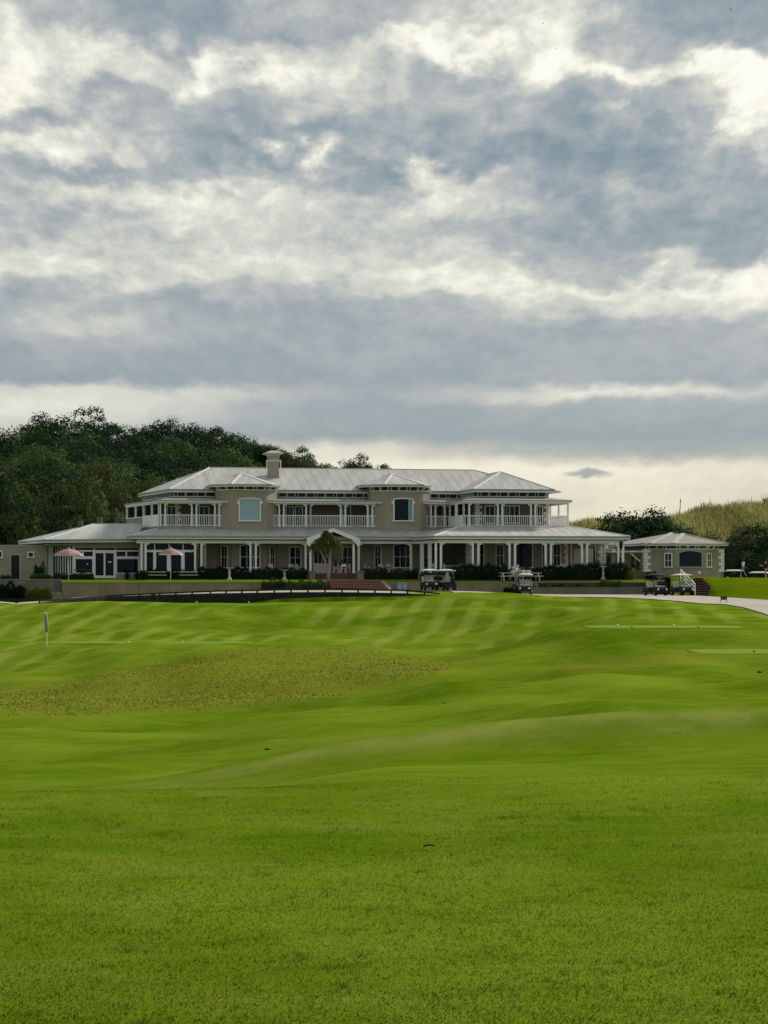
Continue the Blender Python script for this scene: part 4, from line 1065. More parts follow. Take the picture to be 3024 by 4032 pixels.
# garden steps
st = empty('garden_steps', BO, TH, 'wide flight of red brick steps from the path up to the porch', 'steps')
zt = TZ; nst = 7
for k in range(nst):
    z1 = TZ - .005 - k * .155; y1 = TV - .36 - .36 * k
    mb = MB(); mb.box(U(1288, TV), U(1488 + 4.0 * k, TV), y1 - .36, y1 - .002, -.9, z1 - .045); mb.build('step', 'brick_red', st)
    mb = MB(); mb.box(U(1288, TV), U(1488 + 4.0 * k, TV), y1 - .39, y1 - .002, z1 - .043, z1); mb.build('tread', 'brick_edge', st)
mb = MB(); mb.box(U(1240, -4), U(1420, -4), TV, -3.3, .85, TZ + .012); mb.build('landing', 'floor_tile', st)
e = empty('step_wall', BO, TH, 'sloping tan cheek wall on the right side of the red garden steps', 'wall')
mb = MB(); x = U(1500, TV - .4); mb.prism([(x, TV - .36, -.9), (x, TV - .36, .85), (x + .4, TV - 2.9, -.12), (x + .4, TV - 2.9, -.9)], (.3, 0, 0)); mb.build('cheek', 'retaining', e)

# ---- paths: ribbons laid on the terrain
def ribbon(name, front, back, m, label, n=60, nw=8, lift=.05, zf=None):
    def samp(pts, t):
        pts = np.array(pts, float); s = np.linspace(0, 1, len(pts)); return np.stack([np.interp(t, s, pts[:, k]) for k in range(pts.shape[1])], 1)
    t = np.linspace(0, 1, n); A = samp(front, t); B = samp(back, t)
    w = np.linspace(0, 1, nw)[None, :, None]; P_ = A[:, None, :] * (1 - w) + B[:, None, :] * w
    X, Y = P_[..., 0].ravel(), P_[..., 1].ravel()
    Z = (P_[..., 2].ravel() if P_.shape[2] > 2 else terrain(X, Y) + lift)
    o = link(name, grid_mesh(name, np.stack([X, Y, Z], 1), n, nw, m)); tag(o, label, None, None, 'structure'); return o
def gp(px, Y): return ((px - CX) / F * Y, Y)
# right-hand cart path, curving towards the camera
fr = [gp(1790, 196), gp(2000, 193), gp(2200, 190), gp(2424, 183), gp(2560, 172), gp(2660, 162), gp(2750, 154), gp(2858, 152), gp(2930, 146), gp(3003, 133), gp(3090, 115), gp(3250, 95)]
bk_ = [gp(1760, 209), gp(1950, 210), gp(2150, 211), gp(2350, 212), gp(2520, 211), gp(2640, 204), gp(2740, 197), gp(2850, 184), gp(2960, 172), gp(3080, 160), gp(3250, 140), gp(3500, 118)]
ribbon('cart_path', fr, bk_, 'path_stone', 'pale paved cart path curving to the right edge', 160, 40)
# path along the rail in front of the retaining wall, on a low palisade
RAIL = [(60, 178, -.86), (155, 180, -.76), (290, 183, -.52), (420, 186, -.36), (650, 188.5, -.21), (862, 189.5, -.11), (1000, 190, -.07), (1150, 190.5, -.03), (1307, 191, -.02), (1450, 191, -.06), (1600, 191, -.12), (1731, 191, -.28), (1790, 191, -.38)]
F3 = [((p - CX) / F * Y, Y, z) for p, Y, z in RAIL]
B3 = []
for p, Y, z in RAIL:
    w = b2w(U(p, TV - .4), TV - .4); k = min(1, max(0, (p - 900) / 250)); x0 = (p - CX) / F * Y
    B3.append(((x0) * (1 - k) + w.x * k, (Y + 1.7) * (1 - k) + w.y * k, (z + .11) * (1 - k) + (z + .02) * k))
ribbon('garden_path', F3, B3, 'path_stone', 'pale path along the foot of the retaining wall', 90, 6)
ribbon('far_path', [gp(-500, 174), gp(60, 178)], [gp(-500, 186), gp(60, 190)], 'path_stone', 'pale strip of path at the far left', 20, 5, .05)
ps = empty('palisade', (0, 0, 0), 0, 'dark timber palisade holding up the path behind the fairway', 'palisade')
pts = [Vector(p) for p in F3[1:]]
def poly_at(pts, s):
    for a, b in zip(pts[:-1], pts[1:]):
        L = (b - a).length
        if s <= L: return a.lerp(b, s / L), (b - a).normalized()
        s -= L
    return pts[-1], (pts[-1] - pts[-2]).normalized()
tot = sum((b - a).length for a, b in zip(pts[:-1], pts[1:]))
r = random.Random(4); s = .06; k = 0
pm = {}
while s < tot:
    p, d = poly_at(pts, s)
    key = k % 9
    if key not in pm:
        h = 2.5; mb = MB(); w = .055 + .02 * r.random(); mb.tube([(0, 0, -h), (r.uniform(-.01, .01), 0, -.05 - .08 * r.random())], w, 6); pm[key] = mb.mesh('pole', 'palisade_wood')
    if k < 300: link('pole', pm[key], ps, (p.x, p.y - .06, p.z))
    s += max(.12, tot / 298); k += 1
mb = MB()
for a, b in zip(pts[:-1], pts[1:]): mb.beam(a + Vector((0, .02, -1.22)), b + Vector((0, .02, -1.22)), .06, 2.4)
mb.build('backing_board', 'dark_timber', ps)
rl = empty('path_rail', (0, 0, 0), 0, 'low dark timber rail on short posts along the path edge', 'railing')
RS = [(155, 2366), (290, 2358), (345, 2353), (420, 2347), (500, 2342), (650, 2336), (862, 2327), (1000, 2325), (1100, 2322), (1307, 2319), (1450, 2321), (1600, 2325), (1660, 2330), (1731, 2337)]
def rail_pt(px, py):
    Y = np.interp(px, [q[0] for q in RAIL], [q[1] for q in RAIL]); return wp(px, py, Y + .1)
rp = [rail_pt(*q) for q in RS]
for a, b in zip(rp[:-1], rp[1:]):
    mb = MB(); mb.beam(a, b + (b - a).normalized() * .02, .10, .13); mb.build('rail', 'dark_timber', rl)
for px in (155, 214, 280, 348, 410, 476, 550, 628, 692, 757, 829, 890, 952, 1013, 1080, 1146, 1212, 1280, 1347, 1410, 1476, 1541, 1605, 1671):
    zt_ = np.interp(px, [q[0] for q in RS], [q[1] for q in RS]); Y = np.interp(px, [q[0] for q in RAIL], [q[1] for q in RAIL]); zb = np.interp(px, [q[0] for q in RAIL], [q[2] for q in RAIL])
    t = wp(px, zt_, Y + .1); mb = MB(); mb.box(-.07, .07, -.07, .07, zb - .3, t.z - .066); mb.build('post', 'dark_timber', rl, (t.x, t.y, 0))
cv = MB(); c = wp(605, 2360, 188.3); cv.tube([c + Vector((0, -.28, 0)), c + Vector((0, .2, 0))], .42, 20)
tag(cv.build('drain_cover', 'mossy_wall'), 'round mossy disc set against the dark palisade', 'drain')

# ---- right lawn bank and stairs
def bank():
    n, m = 40, 14
    toe = [gp(2640, 206), gp(2760, 199), gp(2833, 188), gp(2930, 178), gp(3024, 170.5), gp(3120, 161), gp(3300, 142), gp(3700, 120)]
    top = [(2640, 218), (2740, 213), (2775, 211), (2900, 207), (3024, 203), (3150, 198), (3350, 190), (3700, 180)]
    t = np.linspace(0, 1, n); s8 = np.linspace(0, 1, 8)
    A = np.stack([np.interp(t, s8, [p[k] for p in toe]) for k in (0, 1)], 1)
    B = np.stack([np.interp(t, s8, [gp(*p)[k] for p in top]) for k in (0, 1)], 1)
    C = B + np.array([2.0, 34.0])
    rows = []
    for w in np.linspace(0, 1, m):
        XY = A * (1 - w) + B * w; z0 = terrain(XY[:, 0], XY[:, 1]); e = w * w * (3 - 2 * w) * .6 + w * .4
        rows.append(np.column_stack([XY, (z0 - .06) * (1 - e) + 1.16 * e]))
    pb_ = B[:, 0] / B[:, 1] * F + CX; lo = np.clip((pb_ - 2835) / 45, 0, 1)
    for dy, zl in ((3.2, 1.12), (6.0, .1), (9, -.1), (13, -.1)): rows.append(np.column_stack([B + np.array([.02, 1]) * dy, 1.19 * (1 - lo) + zl * lo]))
    rows.append(np.column_stack([C, np.full(n, 1.2) * (1 - lo) + .0 * lo]))
    co = np.concatenate(rows); return grid_mesh('lawn_bank', co, len(rows), n, 'lawn')
tag(link('lawn_bank', bank()), 'grass bank rising beside the dark stairs on the right', None, None, 'structure')
s2_ = empty('timber_stairs', (0, 0, 0), 0, 'dark timber stairs climbing to the small pavilion on the right', 'stairs')
for k in range(8):
    y0, y1 = 2352 - 9.5 * k, 2342 - 9.5 * k; Y = 196 + 1.1 * k; xr = 2832 - 9 * k; xl = 2738
    a = wp(xl, y0, Y); b = wp(xr, y1, Y)
    mb = MB(); mb.box(a.x, b.x, Y, Y + 1.2, a.z - .6, b.z - .055); mb.build('riser', 'dark_timber', s2_)
    mb = MB(); mb.box(a.x - .02, b.x + .02, Y - .05, Y + 1.1, b.z - .053, b.z); mb.build('tread', 'brick_red', s2_)
hr = empty('stair_handrail', (0, 0, 0), 0, 'white metal handrail with mid rail on the left of the dark stairs', 'handrail')
A0, A1 = wp(2680, 2243, 205), wp(2737, 2300, 196); 
for nm, dz in (('top_rail', 0), ('middle_rail', -.30), ('lower_rail', -.62)):
    mb = MB(); mb.tube([A0 + Vector((0, 0, dz)), A1 + Vector((0, 0, dz))], .05 if dz == 0 else .032, 8); mb.build(nm, 'white_paint', hr)
for t in (0, .33, .66, 1):
    p = A0.lerp(A1, t); mb = MB(); mb.tube([p, p - Vector((0, 0, 1.0))], .035, 8); mb.build('upright', 'white_paint', hr)

# ---- golf bits on the fairway
def tee(name, x0, x1, Y0, Y1, z, label):
    mb = MB(); a = gp(x0, Y0)[0]; b = gp(x1, Y0)[0]; n = 24; e = .55
    top = []; cxx, cyy = (a + b) / 2, (Y0 + Y1) / 2; hx, hy = (b - a) / 2, (Y1 - Y0) / 2; e = .25
    for k in range(n * 2):
        t = math.pi * k / n; c_, s_ = math.cos(t), math.sin(t)
        top.append((cxx + hx * math.copysign(abs(c_) ** .45, c_), cyy + hy * math.copysign(abs(s_) ** .45, s_)))
    N_ = len(top); vs = [(x, y, z) for x, y in top] + [(cxx + (x - cxx) * 1.0 + math.copysign(e, x - cxx), cyy + (y - cyy) + math.copysign(e, y - cyy), z - .12) for x, y in top]
    mb.add(vs, [tuple(range(N_))]); 
    mb.cur = 1; mb.f += [(i, N_ + i, N_ + (i + 1) % N_, (i + 1) % N_) for i in range(N_)]; mb.mi += [1] * N_
    o = mb.build(name, ['tee_turf', 'fairway_turf']); tag(o, label, None, None, 'structure')
    return o
tee('tee_box', 130, 985, 125.0, 129.0, -2.29, 'thin strip of pale tee on the left')
tee('tee_box', 2325, 2955, 104.0, 109.5, -.93, 'pale level tee below the parked carts')
tee('tee_box', 2760, 3300, 88.0, 93.0, -1.525, 'pale level tee at the right edge')
def marker(px, py, Y, lab, z=None):
    p = wp(px, py, Y); mb = MB(); mb.sphere((0, 0, .05), .055, 12, 8); mb.tube([(0, 0, -.08), (0, 0, .01)], .015, 6)
    tag(mb.build('tee_marker', 'white_canvas', None, (p.x, p.y, p.z - .07 if z is None else z), smooth=True), lab, 'tee marker')
marker(507, 2534, 126, 'white tee marker ball, left one on the thin left tee', -2.29); marker(719, 2534, 126, 'white tee marker ball, right one on the thin left tee', -2.29)
marker(2432, 2457, 107, 'white tee marker ball, left one on the tee below the carts', -.93); marker(2652, 2455, 107, 'white tee marker ball, right one on the tee below the carts', -.93)
for px, lab in ((774, 'small white ball on the fairway crest below the rail, nearer the marker post'), (980, 'small white ball on the fairway crest below the red steps')):
    x, y = gp(px, 164.5); marker(px, 2372, 164.5, lab, tz(x, y) + .02)
for px, Y, lab, z in ((2488, 104.4, 'tiny dark peg at the front edge of the right tee, left one', -.93), (2749, 104.4, 'tiny dark peg at the front edge of the right tee, right one', -.93), (2969, 89.5, 'tiny dark peg on the tee at the right edge', -1.525)):
    x, y = gp(px, Y); mb = MB(); mb.lathe([(.025, -.06), (.035, .0), (.035, .05), (.01, .07)], 8); tag(mb.build('tee_peg', 'dark_timber', None, (x, y, z)), lab, 'tee peg')
pm_ = empty('marker_post', (0, 0, 0), 0, 'tall thin marker post in a padded grey-green sleeve on the left', 'marker post')
Yp = 124.2; b0 = wp(186, 2536, Yp); b0.z = tz(b0.x, b0.y) - .05; t0 = wp(180, 2413, Yp); s0 = wp(184, 2488, Yp)
mb = MB(); mb.tube([b0, s0, t0], .018, 8); mb.build('pole', 'white_paint', pm_)
mb = MB(); up = (t0 - s0); mb.tube([s0, s0 + up * .03, s0 + up * .12, s0 + up * .85, s0 + up * .96], [.03, .088, .098, .082, .03], 14); mb.build('sleeve', 'sleeve_grey', pm_, smooth=True)
mb = MB(); mb.sphere(t0 - up * .02, .055, 10, 6); mb.build('cap', 'white_canvas', pm_, smooth=True)
gs = empty('notice_sign', (0, 0, 0), 0, 'small dark green sign board on two legs beside the path', 'sign')
p0 = wp(2839, 2376, 155); p1 = wp(2862, 2376, 155); zt_ = wp(2850, 2348, 155).z; zm = wp(2850, 2362, 155).z
mb = MB(); mb.box(p0.x, p1.x, 154.97, 155.03, zm, zt_); mb.build('board', 'sign_green', gs)
for p in (p0, p1): mb = MB(); mb.box(p.x - .02, p.x + .02, 155.032, 155.07, tz(p.x, 155) - .1, zt_ + .03); mb.build('leg', 'dark_timber', gs)
def bins():
    e = empty('storage_bin', BO, TH, 'pale blue-grey twin storage bins against the wall right of the steps', 'bin')
    for k in range(2):
        a, b = U(1564 + 19 * k, TV - 1.0), U(1581 + 19 * k, TV - 1.0); z1 = Zl(1580, 2294, TV - 1)
        mb = MB(); mb.box(a, b, TV - 1.3, TV - .5, -.35, z1 - .08); mb.build('body', 'bin_blue', e, bevel=.03)
        mb = MB(); mb.box(a - .03, b + .03, TV - 1.35, TV - .45, z1 - .078, z1); mb.build('lid', 'gutter', e, bevel=.02)
bins()
# clods, the dark leaf, birds
def clod(px, py, Y, w, lab):
    x, y = gp(px, Y); z = tz(x, y); mb = MB(); rr = random.Random(px)
    mb.sphere((0, 0, 0), w / 2, 9, 6, 1, .7, .45); mb.v = [(a * rr.uniform(.8, 1.2), b * rr.uniform(.8, 1.2), c * rr.uniform(.8, 1.3)) for a, b, c in mb.v]
    mb.tube([(w * .35, 0, w * .1), (w * .8, .0, w * .06)], [w * .12, w * .02], 5)
    tag(mb.build('turf_clod', 'leaf_dead', None, (x, y, z + w * .1), smooth=True), lab, 'turf clod')
clod(2990, 2697, 76, .17, 'small black clod on the fairway near the right edge'); clod(2872, 2652, 90, .09, 'tiny dark clod on the fairway below the right tee'); clod(1052, 2940, 47, .10, 'tiny dark clod on the fairway left of the near mound')
clod(1750, 2780, 64, .09, 'tiny dark clod on the fairway below the brown rough')
x, y = gp(1690, 13.05); z = tz(x, y)
mb = MB(); vs = []; fs = []
for k in range(9):
    t = k / 8; w = .012 * math.sin(math.pi * min(1, t * .95 + .05)) + .001; xx = -.035 + .07 * t; zz = .016 + .008 * math.sin(t * 3.1)
    vs += [(xx, -w, zz + .004), (xx, 0, zz - .001), (xx, w, zz + .006)]
for k in range(8):
    for j in range(2): i = k * 3 + j; fs.append((i, i + 3, i + 4, i + 1))
mb.add(vs, fs); o = mb.build('fallen_leaf', 'leaf_dead', None, (x, y, z + .004), .3); so = o.modifiers.new('thick', 'SOLIDIFY'); so.thickness = .003
tag(o, 'dark dead leaf lying on the foreground grass', 'leaf')
def bird(px, py, Y, size, rz, lab, flap=.35):
    p = wp(px, py, Y); e = empty('bird', p, rz, lab, 'bird', None)
    mb = MB(); mb.tube([(0, -.5 * size, 0), (0, -.38 * size, .02 * size), (0, -.1 * size, 0), (0, .25 * size, 0), (0, .55 * size, .02 * size)], [.01 * size, .08 * size, .13 * size, .08 * size, .05 * size], 8); mb.build('body', 'feather', e, smooth=True)
    for s in (-1, 1):
        mb = MB(); mb.prism([(s * .08 * size, -.2 * size, .05 * size), (s * .5 * size, -.25 * size, flap * .7 * size), (s * .95 * size, .0, flap * size), (s * .5 * size, .12 * size, flap * .6 * size), (s * .08 * size, .2 * size, .04 * size)], (0, 0, .02 * size)); mb.build('wing', 'feather', e)
for q in ((2878, 38, 110, .12, .5, 'dark bird highest in the sky near the right corner'), (2139, 93, 110, .08, 1.2, 'small dark bird against the bright upper cloud, top of the trio'), (2095, 176, 120, .07, -.4, 'pale speck-like bird below and left of the top of the trio'), (2189, 191, 120, .07, 2.0, 'small dark bird lowest and rightmost of the upper trio'), (1609, 632, 110, .07, .8, 'dark bird high over the clubhouse centre'), (1080, 1011, 110, .07, 2.6, 'small dark bird above the clubhouse chimney')): bird(*q)

# ------------------------------------------------------------------ garden furniture
def picnic(x, y, z, rz, label, L=1.9, m='bench_white', dark=False):
    e = empty('picnic_table', (x, y, z), rz, label, 'picnic table', 'picnic tables on the terrace')
    def plank(nm, y0, zz, w, n):
        for k in range(n):
            mb = MB(); mb.box(-L / 2, L / 2, y0 + k * (w + .012), y0 + k * (w + .012) + w, zz, zz + .045); mb.build(nm, m, e)
    plank('table_plank', -.36, .72, .135, 5); plank('seat_plank', -.78, .43, .13, 2); plank('seat_plank', .50, .43, .13, 2)
    for xx in (-L * .36, L * .36):
        for s in (-1, 1): mb = MB(); mb.beam((xx, s * .24, .70), (xx, s * .66, 0), .07, .10); mb.build('leg', m if not dark else 'dark_timber', e)
        mb = MB(); mb.beam((xx + .06, -.74, .40), (xx + .06, .74, .40), .045, .09); mb.build('cross_bar', m if not dark else 'dark_timber', e)
    return e
def at(px, v, z=TZ):
    u = U(px, v); return b2w(u, v, z)
def furn(fn, px, v, *a, **k):
    p = at(px, v); return fn(p.x, p.y, p.z, *a, **k)
furn(picnic, 619, -6.5, TH, 'dark picnic table with pale top left of the second parasol', 1.55, dark=True)
furn(picnic, 742, -6.5, TH, 'dark picnic table with pale top right of the second parasol', 1.65, dark=True)
furn(lambda x, y, z, *a: picnic(x, y, z - .10, *a), 2010, -11.0, TH - .05, 'white picnic table left of the seated group above the carts', 2.1)
furn(lambda x, y, z, *a: picnic(x, y, z - .095, *a), 2084, -10.9, TH + .05, 'white picnic table with a group of people seated at it', 2.3)
def parasol(px, v, rim, R_, Hz, label, tilt=0.0):
    p = at(px, v); e = empty('parasol', p, TH, label, 'parasol')
    mb = MB(); mb.tube([(0, 0, 0), (0, 0, Hz + .1)], .028, 8); mb.build('pole', 'bench_white', e)
    n = 8; zr_ = rim
    for k in range(n):
        a0_, a1_ = 2 * math.pi * k / n, 2 * math.pi * (k + 1) / n; vs = []; fs = []
        pr = [(.03, Hz), (.45 * R_, Hz - .27 * (Hz - zr_)), (.8 * R_, Hz - .68 * (Hz - zr_)), (R_, zr_)]
        for r_, z_ in pr:
            sag = 0
            for j in range(3): aa = a0_ + (a1_ - a0_) * j / 2; rr = r_ * (.965 if j == 1 else 1); vs.append((rr * math.cos(aa), rr * math.sin(aa), z_))
        for i in range(3):
            for j in range(2): b = i * 3 + j; fs.append((b, b + 1, b + 4, b + 3))
        mb = MB(); mb.add(vs, fs); o = mb.build('canvas_panel', 'pink_canvas', e); so = o.modifiers.new('thick', 'SOLIDIFY'); so.thickness = .012
        mb = MB(); va = (R_ * math.cos(a0_), R_ * math.sin(a0_)); vb = (R_ * math.cos(a1_), R_ * math.sin(a1_))
        mb.prism([(*va, zr_ - .005), (*vb, zr_ - .005), (vb[0], vb[1], zr_ - .09), (va[0], va[1], zr_ - .09)], (.012 * math.cos((a0_ + a1_) / 2), .012 * math.sin((a0_ + a1_) / 2), 0)); mb.build('valance', 'white_canvas', e)
        mb = MB(); mb.beam((0, 0, Hz - .05), (R_ * math.cos(a0_), R_ * math.sin(a0_), zr_ - .03), .025, .02); mb.build('rib', 'bench_white', e)
    mb = MB(); mb.lathe([(.14, Hz - .02), (.10, Hz + .06), (.03, Hz + .13), (.005, Hz + .18)], 10); mb.build('top_cap', 'pink_canvas', e)
parasol(270, -4.5, 2.36, 1.38, 2.92, 'pink parasol with white patches in front of the glazed dining wing')
parasol(672, -7.0, 2.42, 1.12, 2.96, 'dusky pink parasol between the two dark picnic tables')
def bench(px, v, label):
    p = at(px, v); e = empty('garden_bench', p, TH, label, 'bench')
    for k in range(3): mb = MB(); mb.box(-.9, .9, -.22 + .15 * k, -.09 + .15 * k, .42, .46); mb.build('seat_slat', 'mossy_wall', e)
    for k in range(9): mb = MB(); mb.box(-.84 + .2 * k, -.80 + .2 * k, .24, .28, .46, .92); mb.build('back_slat', 'mossy_wall', e)
    mb = MB(); mb.box(-.92, .92, .22, .30, .92, 1.0); mb.build('top_rail', 'mossy_wall', e)
    for xx in (-.86, .86):
        for yy in (-.2, .24): mb = MB(); mb.box(xx - .035, xx + .035, yy - .03, yy + .03, 0, .62 if yy < 0 else .46); mb.build('leg', 'mossy_wall', e)
        mb = MB(); mb.box(xx - .04, xx + .04, -.26, .24, .622, .66); mb.build('arm', 'mossy_wall', e)
bench(328, -1.5, 'dark slatted garden bench in front of the left picture window')
def birdbath(px, v, label, h=1.15):
    p = at(px, v); mb = MB(); mb.lathe([(.24, 0), (.24, .1), (.13, .18), (.09, .4), (.12, .6), (.09, .8), (.12, h - .14), (.36, h - .05), (.38, h), (.33, h + .005), (.05, h - .04)], 18)
    tag(mb.build('bird_bath', 'stone_urn', None, p, smooth=False), label, 'bird bath')
birdbath(903, -8.5, 'pale stone bird bath against the dark hedge left of the bay window'); birdbath(1120, -6.5, 'small stone bird bath in the dark hedge left of the porch', .95)
birdbath(2375, -10.4, 'pale stone bowl on a pedestal in front of the white garage door', 1.3)
def chair(p, rz, label, group='white chairs on the verandah'):
    e = empty('verandah_chair', p, rz, label, 'chair', group); m = 'bench_white'
    mb = MB(); mb.box(-.24, .24, -.24, .22, .42, .46); mb.build('seat', m, e)
    for xx in (-.21, .21):
        mb = MB(); mb.box(xx - .025, xx + .025, -.23, -.18, 0, .64); mb.build('leg', m, e); mb = MB(); mb.box(xx - .025, xx + .025, .19, .24, 0, .92); mb.build('leg', m, e)
        mb = MB(); mb.box(xx - .03, xx + .03, -.25, .19, .64, .67); mb.build('arm', m, e)
    mb = MB(); mb.box(-.185, .185, .2, .23, .62, .90); mb.build('backrest', m, e)
    return e
def vtable(p, rz, label, R_=.5):
    e = empty('verandah_table', p, rz, label, 'table', 'tables on the verandah')
    mb = MB(); mb.lathe([(R_, .70), (R_, .74)], 20); mb.build('tabletop', 'bench_white', e)
    for k in range(4): a = k * math.pi / 2 + .78; mb = MB(); mb.beam((.35 * R_ * math.cos(a), .35 * R_ * math.sin(a), .70), (.8 * R_ * math.cos(a), .8 * R_ * math.sin(a), 0), .05, .05); mb.build('leg', 'bench_white', e)
CH = [(1322, .2, TH - 1.57, 'white chair under the seated person left of the porch table'), (1352, -.9, TH + 3.14, 'white chair in front of the porch table seen from behind'), (1372, .9, TH, 'white chair behind the porch table'),
      (1445, 1.2, TH + 1.2, 'white chair on the verandah right of the porch posts'), (1500, 1.6, TH, 'white chair under the narrow window of the right bay'), (1535, 1.0, TH + .4, 'white chair at the left edge of the right bay window'), (1146, 1.9, TH, 'white chair under the window left of the porch'), (1172, 1.7, TH + .5, 'white chair right of centre under the window left of the porch'), (1064, 1.6, TH - .4, 'white chair beside the narrow window left of the porch')]
for px, v, rz, lab in CH: chair(at(px, v, ZF), rz, lab)
vtable(at(1346, .1, ZF), TH, 'white round table with seated people on the porch'); vtable(at(1515, 1.0, ZF), TH, 'white round table under the right bay window')
for px, v, lab in ((1702, -5.6, 'white chair behind the corner posts of the right verandah'), (1757, -5.0, 'white chair at the left table of the right verandah'), (1812, -5.0, 'white chair at the right end of the long table on the right verandah'), (1905, -5.0, 'white chair under the half-hidden window of the right verandah'), (2215, -5.5, 'white chair beside the quoined corner on the right verandah'), (2325, -4.0, 'white chair in front of the garage door'), (2352, -4.4, 'white chair right of the garage door')): chair(at(px, v, ZF), TH + px % 3 - 1, lab)
e = empty('verandah_table', at(1785, -5.6, ZF), TH, 'long pale table on the right verandah behind the carts', 'table', 'tables on the verandah')
mb = MB(); mb.box(-.95, .95, -.4, .4, .70, .75); mb.build('tabletop', 'bench_white', e)
for xx in (-.85, .85):
    for yy in (-.3, .3): mb = MB(); mb.box(xx - .03, xx + .03, yy - .03, yy + .03, 0, .70); mb.build('leg', 'bench_white', e)
# small things by the pavilion
e = empty('practice_bell', wp(2752, 2256, 219), TH, 'small cream ornament on a thin stake in front of the pavilion window', 'ornament')
mb = MB(); mb.tube([(0, 0, 0), (0, 0, -.55)], .012, 6); mb.build('stake', 'gutter', e)
mb = MB(); mb.lathe([(.02, .18), (.09, .12), (.14, -.02), (.17, -.05), (.02, -.04)], 12); mb.build('cup', 'bell', e)
e = empty('wall_lamp', b2w(U(2651, sv), sv - .12), TH, 'small white wall lamp between the pavilion windows', 'lamp'); e.location.z = SZ(2172)
mb = MB(); mb.box(-.06, .06, -.05, .1, -.1, .1); mb.build('body', 'white_paint', e); mb = MB(); mb.sphere((0, -.12, -.12), .09, 10, 6); mb.build('shade', 'white_canvas', e, smooth=True)
e = empty('speaker', b2w(U(2444, wp_), wp_ - .02), TH, 'dark round loudspeaker hung at the top of the right verandah corner', 'loudspeaker'); e.location.z = 4.45
mb = MB(); mb.lathe([(.16, -.5), (.2, -.3), (.2, .05), (.14, .2)], 12); mb.build('body', 'black_plastic', e); mb = MB(); mb.box(-.03, .03, -.03, .03, .2, .35); mb.build('hook', 'steel', e)

